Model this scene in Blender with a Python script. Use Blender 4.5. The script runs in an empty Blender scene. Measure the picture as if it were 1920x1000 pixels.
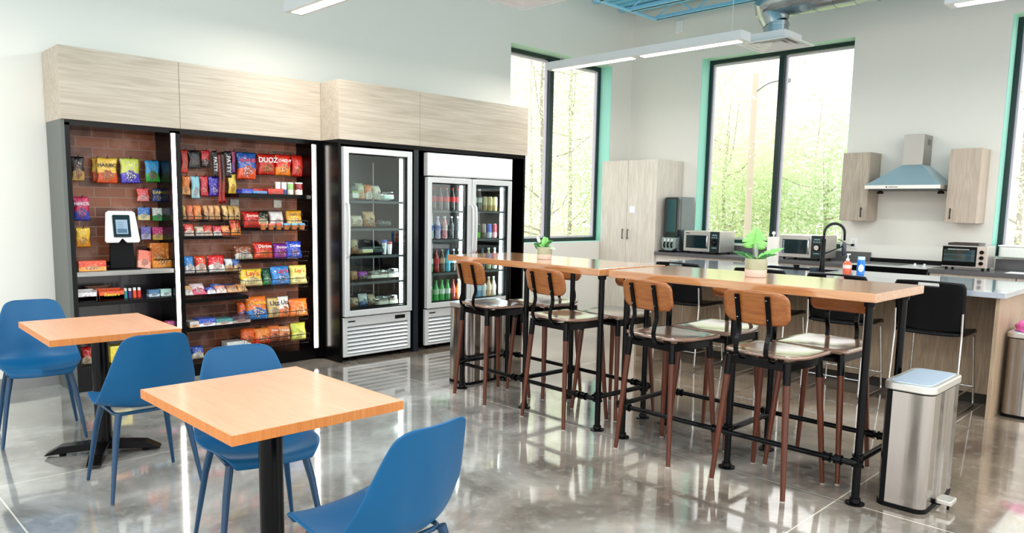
import bpy, bmesh, math, random
from mathutils import Vector, Matrix, noise
R = random.Random(7)
SC = bpy.context.scene
COL = SC.collection
PI = math.pi
rad = math.radians

# ------------------------------------------------------------------ camera
cd = bpy.data.cameras.new('camera')
cam = bpy.data.objects.new('camera', cd); COL.objects.link(cam)
a, b, c = rad(45.367), rad(-6.934), rad(0.9976)
fw = Vector((math.cos(a)*math.cos(b), math.sin(a)*math.cos(b), math.sin(b)))
rt = Vector((math.sin(a), -math.cos(a), 0)); up = rt.cross(fw)
r2 = rt*math.cos(c)+up*math.sin(c); u2 = -rt*math.sin(c)+up*math.cos(c)
mw = Matrix((r2, u2, -fw)).transposed().to_4x4(); mw.translation = (0, 0, 1.45)
cam.matrix_world = mw
cd.sensor_width = 36; cd.lens = 1396.75/1920*36
cd.shift_x = (960-941.47)/1920; cd.shift_y = (560.75-500)/1920
cd.clip_start = .05; cd.clip_end = 200
SC.camera = cam

# ------------------------------------------------------------------ world and exposure
SC.view_settings.view_transform = 'Standard'; SC.view_settings.look = 'None'
SC.view_settings.gamma = 1; SC.view_settings.exposure = 0.42
SC.view_settings.use_curve_mapping = False
w = bpy.data.worlds.new('world'); SC.world = w; w.use_nodes = True
bg = w.node_tree.nodes['Background']
bg.inputs[0].default_value = (1, .985, .96, 1); bg.inputs[1].default_value = 1.75
LENS_POWER = 6.0; STRIP_POWER = 9.0; LAMP_WATTS = 32

# ------------------------------------------------------------------ helpers
def hx(h):
    if not isinstance(h, str): return tuple(h)+(1,) if len(h) == 3 else h
    v = [int(h[i:i+2], 16)/255 for i in (0, 2, 4)]
    return tuple(x/12.92 if x <= .04045 else ((x+.055)/1.055)**2.4 for x in v)+(1,)
MATS = {}
def base_mat(name):
    m = bpy.data.materials.new(name); m.use_nodes = True
    return m, m.node_tree, m.node_tree.nodes['Principled BSDF']
def M(name, col='808080', rough=.5, metal=0, coat=0, emit=None, ep=0, spec=.5, vary=0, vscale=8):
    if name in MATS: return MATS[name]
    m, nt, p = base_mat(name)
    p.inputs['Base Color'].default_value = hx(col); p.inputs['Roughness'].default_value = rough
    p.inputs['Metallic'].default_value = metal; p.inputs['Coat Weight'].default_value = coat
    p.inputs['Specular IOR Level'].default_value = spec
    if emit: p.inputs['Emission Color'].default_value = hx(emit); p.inputs['Emission Strength'].default_value = ep
    if vary:
        tc = nt.nodes.new('ShaderNodeTexCoord'); nz = nt.nodes.new('ShaderNodeTexNoise'); nz.inputs['Scale'].default_value = vscale
        nt.links.new(tc.outputs['Object'], nz.inputs['Vector']); hv = nt.nodes.new('ShaderNodeHueSaturation')
        hv.inputs['Color'].default_value = hx(col); mp = nt.nodes.new('ShaderNodeMapRange')
        mp.inputs[3].default_value = 1-vary; mp.inputs[4].default_value = 1+vary
        nt.links.new(nz.outputs[0], mp.inputs[0]); nt.links.new(mp.outputs[0], hv.inputs['Value']); nt.links.new(hv.outputs[0], p.inputs['Base Color'])
    MATS[name] = m; return m
def mixc(nt, f, a, b):
    n = nt.nodes.new('ShaderNodeMix'); n.data_type = 'RGBA'
    if hasattr(f, 'is_output'): nt.links.new(f, n.inputs[0])
    else: n.inputs[0].default_value = f
    for s, i in ((a, 6), (b, 7)):
        if hasattr(s, 'is_output'): nt.links.new(s, n.inputs[i])
        else: n.inputs[i].default_value = hx(s)
    return n.outputs[2]
def ramp(nt, src, stops):
    n = nt.nodes.new('ShaderNodeValToRGB'); e = n.color_ramp.elements
    while len(e) < len(stops): e.new(.5)
    for k, (p, c) in zip(e, stops): k.position = p; k.color = hx(c) if isinstance(c, str) else (c, c, c, 1)
    nt.links.new(src, n.inputs[0]); return n.outputs[0]
def wood(name, c1, c2, axis=2, rough=.4, stretch=14, scale=3.2, knots=.0, coat=0, dark=None):
    """procedural wood whose grain runs along the given axis"""
    if name in MATS: return MATS[name]
    m, nt, p = base_mat(name); N = nt.nodes.new; L = nt.links.new
    tc = N('ShaderNodeTexCoord'); mp = N('ShaderNodeMapping'); L(tc.outputs['Object'], mp.inputs[0])
    s = [stretch]*3; s[axis] = 1.0; mp.inputs['Scale'].default_value = s
    n1 = N('ShaderNodeTexNoise'); n1.inputs['Scale'].default_value = scale; n1.inputs['Detail'].default_value = 7; n1.inputs['Distortion'].default_value = .6+knots
    L(mp.outputs[0], n1.inputs['Vector'])
    mp2 = N('ShaderNodeMapping'); L(tc.outputs['Object'], mp2.inputs[0]); s2 = [stretch*6]*3; s2[axis] = 2.5; mp2.inputs['Scale'].default_value = s2
    n2 = N('ShaderNodeTexNoise'); n2.inputs['Scale'].default_value = scale; n2.inputs['Detail'].default_value = 4; L(mp2.outputs[0], n2.inputs['Vector'])
    col = mixc(nt, ramp(nt, n1.outputs[0], [(.32, 0.0), (.68, 1.0)]), c1, c2)
    col = mixc(nt, ramp(nt, n2.outputs[0], [(.35, .35), (.6, 0.0)]), col, dark or c1)
    L(col, p.inputs['Base Color']); p.inputs['Roughness'].default_value = rough; p.inputs['Coat Weight'].default_value = coat
    p.inputs['Coat Roughness'].default_value = .12; p.inputs['Coat IOR'].default_value = 1.5+.6*(coat > .45)
    MATS[name] = m; return m
def emissive(name, col, s):
    if name in MATS: return MATS[name]
    m, nt, p = base_mat(name); e = nt.nodes.new('ShaderNodeEmission'); e.inputs[0].default_value = hx(col); e.inputs[1].default_value = s
    nt.links.new(e.outputs[0], nt.nodes['Material Output'].inputs[0]); MATS[name] = m; return m
def glassy(name, tint='ffffff', refl=.08, rough=.02):
    if name in MATS: return MATS[name]
    m, nt, p = base_mat(name); N = nt.nodes.new; t = N('ShaderNodeBsdfTransparent'); g = N('ShaderNodeBsdfGlossy'); mx = N('ShaderNodeMixShader')
    t.inputs[0].default_value = hx(tint); g.inputs['Roughness'].default_value = rough; mx.inputs[0].default_value = refl
    nt.links.new(t.outputs[0], mx.inputs[1]); nt.links.new(g.outputs[0], mx.inputs[2]); nt.links.new(mx.outputs[0], nt.nodes['Material Output'].inputs[0])
    MATS[name] = m; return m
def print_mat(c1, c2, c3, rough=.28):
    """printed wrapper: one colour above, another below, a blotchy picture in the middle"""
    k = 'print_%s_%s_%s' % (c1, c2, c3)
    if k in MATS: return MATS[k]
    m, nt, p = base_mat(k); N = nt.nodes.new; L = nt.links.new
    uv = N('ShaderNodeUVMap'); sp = N('ShaderNodeSeparateXYZ'); L(uv.outputs[0], sp.inputs[0])
    nz = N('ShaderNodeTexNoise'); nz.inputs['Scale'].default_value = 4; L(uv.outputs[0], nz.inputs['Vector'])
    def math_(op, a, b):
        n = N('ShaderNodeMath'); n.operation = op
        for i, s in enumerate((a, b)):
            if hasattr(s, 'is_output'): L(s, n.inputs[i])
            else: n.inputs[i].default_value = s
        return n.outputs[0]
    v = math_('ADD', sp.outputs[1], math_('MULTIPLY', nz.outputs[0], .22))
    col = mixc(nt, ramp(nt, v, [(.5, 0.0), (.53, 1.0)]), c2, c1)
    if c3:
        dx = math_('MULTIPLY', math_('SUBTRACT', sp.outputs[0], .52), 1.0); dy = math_('MULTIPLY', math_('SUBTRACT', sp.outputs[1], .33), 1.5)
        d = math_('ADD', math_('MULTIPLY', dx, dx), math_('MULTIPLY', dy, dy))
        vo = N('ShaderNodeTexVoronoi'); vo.inputs['Scale'].default_value = 7; L(uv.outputs[0], vo.inputs['Vector'])
        d = math_('ADD', d, math_('MULTIPLY', vo.outputs[0], .12))
        v2 = N('ShaderNodeTexVoronoi'); v2.inputs['Scale'].default_value = 13; L(uv.outputs[0], v2.inputs['Vector'])
        n2 = N('ShaderNodeTexNoise'); n2.inputs['Scale'].default_value = 9; n2.inputs['Detail'].default_value = 4; L(uv.outputs[0], n2.inputs['Vector'])
        pic = mixc(nt, ramp(nt, v2.outputs[0], [(.28, 0.0), (.5, 1.0)]), mixc(nt, .35, c3, c1), mixc(nt, .55, c2, '3c2010'))
        col = mixc(nt, ramp(nt, n2.outputs[0], [(.56, 0.0), (.62, .55)]), col, mixc(nt, .5, c3, c2))
        col = mixc(nt, ramp(nt, d, [(.135, 1.0), (.16, 0.0)]), col, pic)
    L(col, p.inputs['Base Color']); p.inputs['Roughness'].default_value = rough; p.inputs['Coat Weight'].default_value = .5
    nb = N('ShaderNodeTexNoise'); nb.inputs['Scale'].default_value = 5.5; nb.inputs['Detail'].default_value = 3; nb.inputs['Distortion'].default_value = 1.2; L(uv.outputs[0], nb.inputs['Vector'])
    bp = N('ShaderNodeBump'); bp.inputs['Strength'].default_value = .55 if rough < .35 else .1; bp.inputs['Distance'].default_value = .02; L(nb.outputs[0], bp.inputs['Height']); L(bp.outputs[0], p.inputs['Normal'])
    MATS[k] = m; return m

class G:
    """collects shapes into one mesh"""
    def __init__(s): s.bm = bmesh.new()
    def box(s, x0, x1, y0, y1, z0, z1, mi=0):
        V = [s.bm.verts.new(p) for p in ((x0,y0,z0),(x1,y0,z0),(x1,y1,z0),(x0,y1,z0),(x0,y0,z1),(x1,y0,z1),(x1,y1,z1),(x0,y1,z1))]
        for f in ((0,3,2,1),(4,5,6,7),(0,1,5,4),(1,2,6,5),(2,3,7,6),(3,0,4,7)):
            s.bm.faces.new([V[i] for i in f]).material_index = mi
        return s
    def tube(s, pts, r, n=10, cap=True, closed=False):
        pts = [Vector(p) for p in pts]; rs = r if isinstance(r, (list, tuple)) else [r]*len(pts); rings = []
        N0 = None; k = len(pts)
        for i, p in enumerate(pts):
            if closed: t = (pts[(i+1) % k]-pts[i-1]).normalized()
            else: t = (pts[min(i+1, k-1)]-pts[max(i-1, 0)]).normalized()
            if N0 is None: N0 = t.orthogonal().normalized()
            else: N0 = (N0-t*N0.dot(t)).normalized()
            B = t.cross(N0)
            rings.append([s.bm.verts.new(p+(N0*math.cos(2*PI*j/n)+B*math.sin(2*PI*j/n))*rs[i]) for j in range(n)])
        m = k if closed else k-1
        for i in range(m):
            A, Bq = rings[i], rings[(i+1) % k]
            for j in range(n): s.bm.faces.new((A[j], A[(j+1) % n], Bq[(j+1) % n], Bq[j]))
        if cap and not closed:
            s.bm.faces.new(rings[0][::-1]); s.bm.faces.new(rings[-1])
        return s
    def lathe(s, prof, c=(0, 0, 0), n=20, mi=None):
        rings = []
        for r, z in prof: rings.append([s.bm.verts.new((c[0]+r*math.cos(2*PI*j/n), c[1]+r*math.sin(2*PI*j/n), c[2]+z)) for j in range(n)])
        for i in range(len(rings)-1):
            for j in range(n):
                f = s.bm.faces.new((rings[i][j], rings[i][(j+1) % n], rings[i+1][(j+1) % n], rings[i+1][j]))
                if mi: f.material_index = mi[i]
        s.bm.faces.new(rings[0][::-1]); f = s.bm.faces.new(rings[-1])
        if mi: f.material_index = mi[-1]
        return s
    def prism(s, outline, z0, z1, ax=2, mi=0):
        """extrude a 2-D outline along an axis"""
        def P(u, v, w): return (u, v, w) if ax == 2 else ((u, w, v) if ax == 1 else (w, u, v))
        A = [s.bm.verts.new(P(u, v, z0)) for u, v in outline]; B = [s.bm.verts.new(P(u, v, z1)) for u, v in outline]; n = len(A)
        for i in range(n): s.bm.faces.new((A[i], A[(i+1) % n], B[(i+1) % n], B[i])).material_index = mi
        s.bm.faces.new(A[::-1]).material_index = mi; s.bm.faces.new(B).material_index = mi
        return s
    def ring(s, u0, u1, v0, v1, t, w0, w1, ax=1):
        """rectangular frame of bar width t (list: left,right,bottom,top)"""
        l, r, bt, tp = t if isinstance(t, (list, tuple)) else (t,)*4
        for a0, a1, b0, b1 in ((u0, u0+l, v0, v1), (u1-r, u1, v0, v1), (u0+l, u1-r, v0, v0+bt), (u0+l, u1-r, v1-tp, v1)):
            if ax == 1: s.box(a0, a1, w0, w1, b0, b1)
            elif ax == 0: s.box(w0, w1, a0, a1, b0, b1)
            else: s.box(a0, a1, b0, b1, w0, w1)
        return s
    def grid(s, f, nu, nv, uv=False, skip=None, wrap=False):
        V = [[s.bm.verts.new(f(i/nu, j/nv)) for i in range(nu+1)] for j in range(nv+1)]
        L = s.bm.loops.layers.uv.verify() if uv else None
        for j in range(nv):
            for i in range(nu):
                if skip and skip((i+.5)/nu, (j+.5)/nv): continue
                F = s.bm.faces.new((V[j][i], V[j][i+1], V[j+1][i+1], V[j+1][i]))
                if uv:
                    for l, (p, q) in zip(F.loops, ((i, j), (i+1, j), (i+1, j+1), (i, j+1))): l[L].uv = (p/nu, q/nv)
        return s
    def done(s, name, mats, parent=None, smooth=None, bevel=0, seg=2, loc=None, rot=None, solid=0, sub=0, merge=False, uvxz=None):
        if merge: bmesh.ops.remove_doubles(s.bm, verts=s.bm.verts, dist=1e-5)
        bmesh.ops.recalc_face_normals(s.bm, faces=s.bm.faces) if not solid else None
        if uvxz:
            L = s.bm.loops.layers.uv.verify(); x0, x1, z0, z1 = uvxz
            for F in s.bm.faces:
                for l in F.loops: l[L].uv = ((l.vert.co.x-x0)/(x1-x0), (l.vert.co.z-z0)/(z1-z0))
        me = bpy.data.meshes.new(name); s.bm.to_mesh(me); s.bm.free()
        for m in (mats if isinstance(mats, (list, tuple)) else [mats]): me.materials.append(m)
        if smooth:
            for p in me.polygons: p.use_smooth = True
            if smooth < 179: me.set_sharp_from_angle(angle=rad(smooth))
        o = bpy.data.objects.new(name, me); COL.objects.link(o)
        if parent: o.parent = parent
        if loc: o.location = loc
        if rot: o.rotation_euler = rot
        if solid: md = o.modifiers.new('solid', 'SOLIDIFY'); md.thickness = solid; md.offset = 0
        if sub: md = o.modifiers.new('sub', 'SUBSURF'); md.levels = sub; md.render_levels = sub
        if bevel: md = o.modifiers.new('bevel', 'BEVEL'); md.width = bevel; md.segments = seg; md.limit_method = 'ANGLE'; md.angle_limit = rad(40)
        return o
def tag(o, label=None, cat=None, group=None, kind=None):
    if label: o['label'] = label
    if cat: o['category'] = cat
    if group: o['group'] = group
    if kind: o['kind'] = kind
    return o
def E(name, loc=(0, 0, 0), rz=0, label=None, cat=None, group=None, kind=None, rot=None, parent=None):
    o = bpy.data.objects.new(name, None); o.empty_display_size = .1; COL.objects.link(o); o.location = loc
    o.rotation_euler = rot or (0, 0, rz)
    if parent: o.parent = parent
    return tag(o, label, cat, group, kind)
def kids(o): return list(KID.get(o.name, ()))
def dup(o, loc=None, rz=None, label=None, parent=None, index=None):
    """copy a thing with its parts and sub-parts"""
    if index is None:
        index = {}
        for q in SC.objects:
            if q.parent: index.setdefault(q.parent.name, []).append(q)
    n = o.copy(); COL.objects.link(n); n.parent = parent
    if loc: n.location = loc
    if rz is not None: n.rotation_euler = (0, 0, rz)
    if label: n['label'] = label
    for k in index.get(o.name, ()): dup(k, parent=n, index=index)
    return n
def text(s, parent, loc, w, h, mat, rot=(PI/2, 0, 0), name='printed_lettering'):
    c = bpy.data.curves.new(name, 'FONT'); c.body = s; c.align_x = 'CENTER'; c.align_y = 'CENTER'; c.extrude = .0006
    sz = min(h*1.3, w/(.6*len(s))); c.size = sz; c.space_character = 1.0; c.offset = sz*.012
    c.materials.append(mat); q = bpy.data.objects.new(name, c); me = bpy.data.meshes.new_from_object(q); bpy.data.objects.remove(q)
    me.materials.clear(); me.materials.append(mat); o = bpy.data.objects.new(name, me); COL.objects.link(o); o.parent = parent; o.location = loc; o.rotation_euler = rot
    return o
def rrect(x0, x1, y0, y1, r, n=6):
    o = []
    for cx, cy, a0 in ((x1-r, y1-r, 0), (x0+r, y1-r, 90), (x0+r, y0+r, 180), (x1-r, y0+r, 270)):
        for i in range(n+1):
            t = rad(a0+90*i/n); o.append((cx+r*math.cos(t), cy+r*math.sin(t)))
    return o
def arc(pts, r=.03, n=5):
    """round the corners of a polyline"""
    P = [Vector(p) for p in pts]; o = [P[0]]
    for i in range(1, len(P)-1):
        a, b, c = P[i-1], P[i], P[i+1]; d = min(r, (a-b).length*.45, (c-b).length*.45)
        p, q = b+(a-b).normalized()*d, b+(c-b).normalized()*d
        for k in range(n+1):
            t = k/n; o.append(p*(1-t)**2+b*2*t*(1-t)+q*t*t)
    o.append(P[-1]); return o

# ------------------------------------------------------------------ shared materials
WALL = M('wall_paint', 'eae6dd', .7, vary=.015, vscale=1.5)
BLACK = M('black_steel', '040406', .2, spec=.16)
BLKM = M('black_matt', '050507', .5, spec=.15)
BLKL = M('black_laminate', '040405', .2, spec=.18)
STEEL = M('brushed_steel', 'd8d4ce', .34, .85)
CHROME = M('chrome', 'd8d6d2', .12, 1.0)
SILV = M('silver_paint', 'dcdcdc', .35, .3)
WHITE = M('white_plastic', 'f2f2f0', .4)
MINT = M('mint_paint', 'a0e2d2', .5)
DKFR = M('dark_window_frame', '0e2a28', .35)
BLUE = M('blue_plastic', '045482', .42, spec=.35)
BLUEL = M('blue_leg_paint', '063a5c', .35)
BROWN = wood('walnut_leg', '4a1e0a', '662c10', 2, .35, 18, 4)
PLY = wood('stool_ply', '935020', 'ab6a34', 1, .3, 16, 4, coat=.25, dark='70380f')
SEATW = wood('stool_seat_wood', '8e6a58', 'a07c68', 0, .22, 16, 4, coat=.9, dark='74503e')
BUTCH = wood('butcher_block', 'c8803c', 'de9c54', 1, .25, 10, 3, knots=1, coat=.5, dark='b06a2c')
MAPLE = wood('maple_laminate', 'dfa07c', 'e6ac8a', 1, .4, 8, 3, coat=.1, dark='d4946e')
OAKH = wood('pale_oak_header', 'b3a694', 'c9bdac', 0, .5, 14, 1.1, knots=1.1, dark='988876')
ASHV = wood('pale_ash_cabinet', 'd0c6ba', 'e4dcd2', 2, .45, 12, 2.4, knots=.8, dark='beb2a4')
ASHI = wood('island_ash', 'a08870', 'bca48a', 2, .45, 12, 2.4, knots=.8, dark='8c745c')
QUARTZ = M('dark_quartz', '5c5a5c', .25, vary=.05, vscale=60)
QUARTZL = M('island_quartz', 'b2b8c2', .12, coat=.8, vary=.04, vscale=60)
# ------------------------------------------------------------------ setting
XW, YW, ZC = 9.05, 6.59, 4.24
def floor_mat():
    m, nt, p = base_mat('polished_concrete'); N = nt.nodes.new; L = nt.links.new
    tc = N('ShaderNodeTexCoord'); sp = N('ShaderNodeSeparateXYZ'); L(tc.outputs['Object'], sp.inputs[0])
    n1 = N('ShaderNodeTexNoise'); n1.inputs['Scale'].default_value = 1.3; n1.inputs['Detail'].default_value = 9; n1.inputs['Roughness'].default_value = .62; n1.inputs['Distortion'].default_value = .5
    n2 = N('ShaderNodeTexNoise'); n2.inputs['Scale'].default_value = .35; n2.inputs['Detail'].default_value = 3
    n3 = N('ShaderNodeTexNoise'); n3.inputs['Scale'].default_value = 14; n3.inputs['Detail'].default_value = 8
    for n in (n1, n2, n3): L(tc.outputs['Object'], n.inputs['Vector'])
    g = mixc(nt, ramp(nt, n1.outputs[0], [(.36, 0.0), (.64, 1.0)]), '75706a', 'c2beb9')
    b = mixc(nt, ramp(nt, n1.outputs[0], [(.36, 0.0), (.64, 1.0)]), '5c4d42', 'a6937f')
    mr = N('ShaderNodeMath'); mr.operation = 'MULTIPLY_ADD'; L(sp.outputs[0], mr.inputs[0]); mr.inputs[1].default_value = .1; L(n2.outputs[0], mr.inputs[2])
    col = mixc(nt, ramp(nt, mr.outputs[0], [(.7, 0.0), (1.1, 1.0)]), g, b)
    col = mixc(nt, ramp(nt, n3.outputs[0], [(.55, 0.0), (.75, .35)]), col, 'c8c4bc')
    def line(ch, off, per):
        a1 = N('ShaderNodeMath'); a1.operation = 'ADD'; L(sp.outputs[ch], a1.inputs[0]); a1.inputs[1].default_value = 50*per-off+per/2
        a2 = N('ShaderNodeMath'); a2.operation = 'MODULO'; L(a1.outputs[0], a2.inputs[0]); a2.inputs[1].default_value = per
        a3 = N('ShaderNodeMath'); a3.operation = 'SUBTRACT'; L(a2.outputs[0], a3.inputs[0]); a3.inputs[1].default_value = per/2
        a4 = N('ShaderNodeMath'); a4.operation = 'ABSOLUTE'; L(a3.outputs[0], a4.inputs[0])
        a5 = N('ShaderNodeMath'); a5.operation = 'LESS_THAN'; L(a4.outputs[0], a5.inputs[0]); a5.inputs[1].default_value = .0035; return a5.outputs[0]
    mx = N('ShaderNodeMath'); mx.operation = 'MAXIMUM'; L(line(0, 3.8, 3.08), mx.inputs[0]); L(line(1, 1.39, 2.98), mx.inputs[1])
    col = mixc(nt, mx.outputs[0], col, 'e8dcc8')
    L(col, p.inputs['Base Color'])
    rr = ramp(nt, n3.outputs[0], [(.3, .05), (.8, .16)]); L(rr, p.inputs['Roughness'])
    p.inputs['IOR'].default_value = 1.6; p.inputs['Coat Weight'].default_value = 1; p.inputs['Coat Roughness'].default_value = .05
    return m
def st(o): o['kind'] = 'structure'; return o
st(G().box(-3.5, XW, -3.5, YW, -.1, 0).done('floor', floor_mat()))
# back wall with the first window, window wall with two windows
st(G().box(-3.5, 6.58, YW, YW+.3, 0, ZC+.06).box(8.59, XW+.3, YW, YW+.3, 0, ZC+.06).box(6.58, 8.59, YW, YW+.3, 0, 1.005).box(6.58, 8.59, YW, YW+.3, 3.45, ZC+.06).done('wall_back', WALL))
st(G().box(XW, XW+.3, 5.45, YW, 0, ZC+.06).box(XW, XW+.3, 1.955, 3.48, 0, ZC+.06).box(XW, XW+.3, -3.5, 0, 0, ZC+.06)
   .box(XW, XW+.3, 3.48, 5.45, 0, 1.035).box(XW, XW+.3, 3.48, 5.45, 3.475, ZC+.06).box(XW, XW+.3, 0, 1.955, 0, 1.035).box(XW, XW+.3, 0, 1.955, 3.475, ZC+.06).done('wall_right', WALL))
DECK = M('blue_deck', '8cdcf8', .5)
g = G()
for i in range(70):
    x = -3.5+i*.18
    g.box(x, x+.1, -3.5, YW, ZC, ZC+.04).box(x+.1, x+.18, -3.5, YW, ZC+.03, ZC+.06)
st(g.done('ceiling', DECK))
st(G().box(-3.5, 1.57, YW-.012, YW, 0, .1).done('baseboard_back', M('grey_vinyl_base', '8c8a88', .5)))
def window(n, ax, w, u0, u1, z0, z1, mull, revs):
    """ax 0: in the window wall (u is y); ax 1: in the back wall (u is x)"""
    r = E('window_%d' % n, kind='structure')
    d0, d1 = w+.2, w+.26
    G().ring(u0, u1, z0, z1, (.055, .055, .055, .055), d0-.01, d1, ax=ax).done('window_frame', DKFR, r, bevel=.003)
    g = G()
    if ax: g.box(mull-.038, mull+.038, d0-.04, d1, z0+.05, z1-.05)
    else: g.box(d0-.04, d1, mull-.034, mull+.034, z0+.05, z1-.05)
    g.done('mullion', DKFR, r, bevel=.003)
    for a0, a1 in ((u0+.055, mull-.034), (mull+.034, u1-.055)):
        g = G().ring(a0, a1, z0+.06, z1-.065, .02, d0+.005, d0+.05, ax=ax); g.done('glazing_bead', M('bead_lilac', 'c4bccc', .4), r)
        G().box(*((a0+.01, a1-.01, d0+.03, d0+.036) if ax else (d0+.03, d0+.036, a0+.01, a1-.01)), z0+.06, z1-.06).done('pane', glassy('window_glass', 'ffffff', .05), r)
    # mint painted reveals
    t = E('trim_%d' % n, kind='structure')
    for k, (a0, a1, b0, b1) in enumerate(((u0-.002, u0+.006, z0, z1), (u1-.006, u1+.002, z0, z1), (u0, u1, z1-.006, z1+.002), (u0, u1, z0-.002, z0+.006))):
        G().box(*((a0, a1, w+.001, d0) if ax else (w+.001, d0, a0, a1)), b0, b1).done('reveal', revs[k], t)
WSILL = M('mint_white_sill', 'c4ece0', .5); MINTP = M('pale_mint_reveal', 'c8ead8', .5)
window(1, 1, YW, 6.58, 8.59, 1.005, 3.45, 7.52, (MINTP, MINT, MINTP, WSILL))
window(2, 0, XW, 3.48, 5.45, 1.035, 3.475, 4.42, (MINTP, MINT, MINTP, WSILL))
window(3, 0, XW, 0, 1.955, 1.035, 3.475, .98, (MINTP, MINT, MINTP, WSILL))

# steel joists under the deck
JB = M('blue_joist_paint', '9cdcf8', .45)
for i, x in enumerate((8.73, 8.15, 7.5)):
    j = E('roof_joist', (x, 0, 0), label=('blue steel roof joist nearest the window wall', 'blue steel roof joist, middle one of three', 'blue steel roof joist farthest from the window wall')[i], cat='roof joist', group='blue roof joists')
    G().box(-.05, -.008, -2, 6.0, 4.0, 4.008).box(-.016, -.008, -2, 6, 4, 4.045).box(.008, .05, -2, 6.0, 4.0, 4.008).box(.008, .016, -2, 6, 4, 4.045).done('bottom_chord', JB, j)
    G().box(-.04, -.008, -2, 6.58, 4.195, 4.235).box(.008, .04, -2, 6.58, 4.195, 4.235).done('top_chord', JB, j)
    y = 6.0; g = G().tube([(0, 6.0, 4.02), (0, 6.45, 4.21)], .012, 6); k = 0
    while y > -1.8:
        g.tube([(0, y, 4.02 if k % 2 == 0 else 4.21), (0, y-.3, 4.21 if k % 2 == 0 else 4.02)], .012, 6); y -= .3; k += 1
    g.done('web_rod', JB, j)
br = G().tube([(7.4, 6.0, 4.01), (8.74, 6.0, 4.01)], .02, 6).done('joist_bridging_bar', JB); tag(br, 'pale blue bracing bar joining the ends of the roof joists', 'bracing bar')

# hanging linear lights
ORD_ = ('above the path beside the tall tables', 'above the wall side of the small tables', 'directly over the viewpoint', 'behind the viewpoint toward the middle', 'behind the viewpoint toward the window wall', 'farthest behind the viewpoint')
LENS = emissive('light_lens', 'fff8ee', LENS_POWER)
LM = M('light_housing', 'e0e0e0', .4)
def linear(x, y0, y1, lab):
    t = E('linear_light', (x, 0, 3.05), label=lab, cat='light', group='hanging linear lights')
    G().box(0, .18, y0, y1, 0, .085).done('housing', LM, t, bevel=.004)
    n = max(2, round((y1-y0)/1.22)); L = (y1-y0)/n
    for k in range(n):
        G().box(.045, .135, y0+k*L+.06, y0+(k+1)*L-.06, -.004, .002).done('lens', LENS, t)
    ld = bpy.data.lights.new('tube_light', 'AREA'); ld.shape = 'RECTANGLE'; ld.size = .09; ld.size_y = y1-y0-.2; ld.energy = LAMP_WATTS; ld.color = (1, .965, .92)
    lo = bpy.data.objects.new('tube_light', ld); COL.objects.link(lo); lo.parent = t; lo.location = (.09, (y0+y1)/2, -.012)
    for y in (y0+.15, y1-.15): G().tube([(.09, y, .08), (.09, y, ZC-3.05)], .0022, 5).done('hanging_wire', SILV, t)
linear(6.57, 3.56, 6.0, 'long white linear light hanging before the two corner windows')
linear(3.22, 3.4, 5.93, 'white linear light hanging above the snack kiosk header')
linear(6.52, -.6, 1.87, 'white linear light above the cooking range side of the kitchen')
for q, (x, y0, y1) in enumerate(((3.22, .3, 2.8), (0, 3.4, 5.9), (0, .3, 2.8), (3.22, -2.8, -.3), (6.5, -3.2, -1), (0, -2.8, -.3))):  # extra fixtures added out of view so upward surfaces get lamp light
    linear(x, y0, y1, 'added unseen linear light brightening the room, ' + ORD_[q])
# air diffusers and duct
DF = M('diffuser_paint', 'eceaea', .4); DUCT = M('galvanised_duct', 'b9bfc2', .22, 1.0, vary=.06, vscale=5)
def diffuser(cx, cy, z, lab):
    t = E('air_diffuser', (cx, cy, z), label=lab, cat='air diffuser', group='square air diffusers')
    h = .3
    G().ring(-h, h, -h, h, .03, 0, .012, ax=2).done('face_frame', DF, t)
    for k, q in enumerate((.25, .18, .11)):
        g = G(); s = [g.bm.verts.new((a*(q+.0), b*q, .004+k*.004)) for a, b in ((-1,-1),(1,-1),(1,1),(-1,1))]
        u = [g.bm.verts.new((a*(q-.055), b*(q-.055), .045)) for a, b in ((-1,-1),(1,-1),(1,1),(-1,1))]
        for i in range(4): g.bm.faces.new((s[i], s[(i+1) % 4], u[(i+1) % 4], u[i]))
        g.done('vane', DF, t, solid=.003)
    G().ring(-.2, .2, -.2, .2, .01, .03, .1, ax=2).box(-.2, .2, -.2, .2, .1, .11).done('plenum_box', DF, t)
    return t
diffuser(4.79, 4.65, 3.25, 'square air diffuser hanging alone near the top edge above the coolers')
diffuser(7.92, 3.89, 3.25, 'square white air diffuser under the bend of the silver duct')
def duct(cx, cy, horiz):
    t = E('air_duct', (cx, cy, 3.36), label='shiny galvanised spiral duct bending down to the diffuser' if horiz else 'short galvanised duct rising from the diffuser above the coolers', cat='air duct')
    G().tube([(0, 0, 0), (0, 0, .13)], .13, 24).done('riser', DUCT, t, smooth=40)
    g = G()
    for z in (.012, .1): g.tube([(0, 0, z-.006), (0, 0, z+.006)], .137, 24)
    g.done('collar_band', DUCT, t, smooth=40)
    if horiz:
        G().tube([(0, 0, .11), (0, .02, .17), (0, .05, .23)], [.14, .15, .155], 24).done('elbow', DUCT, t, smooth=30)
        G().tube([(0, .11, .20), (0, .10, .27), (0, .03, .33), (0, -.08, .36), (0, -.2, .365)], [.12, .17, .19, .19, .185], 24).done('end_elbow', DUCT, t, smooth=30)
        G().tube([(0, -.18, .36), (0, -5.8, .36)], .185, 28).done('main_run', DUCT, t, smooth=40)
        g = G()
        for k in range(28): g.tube([(0, -.22-k*.2, .36), (0, -.235-k*.2, .36)], .1895, 28)
        g.done('spiral_seam', DUCT, t, smooth=40)
    else: G().tube([(0, 0, .1), (0, 0, 1.05)], .13, 24).done('upper_riser', DUCT, t, smooth=40)
duct(7.92, 3.89, True); duct(4.79, 4.65, False)
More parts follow.
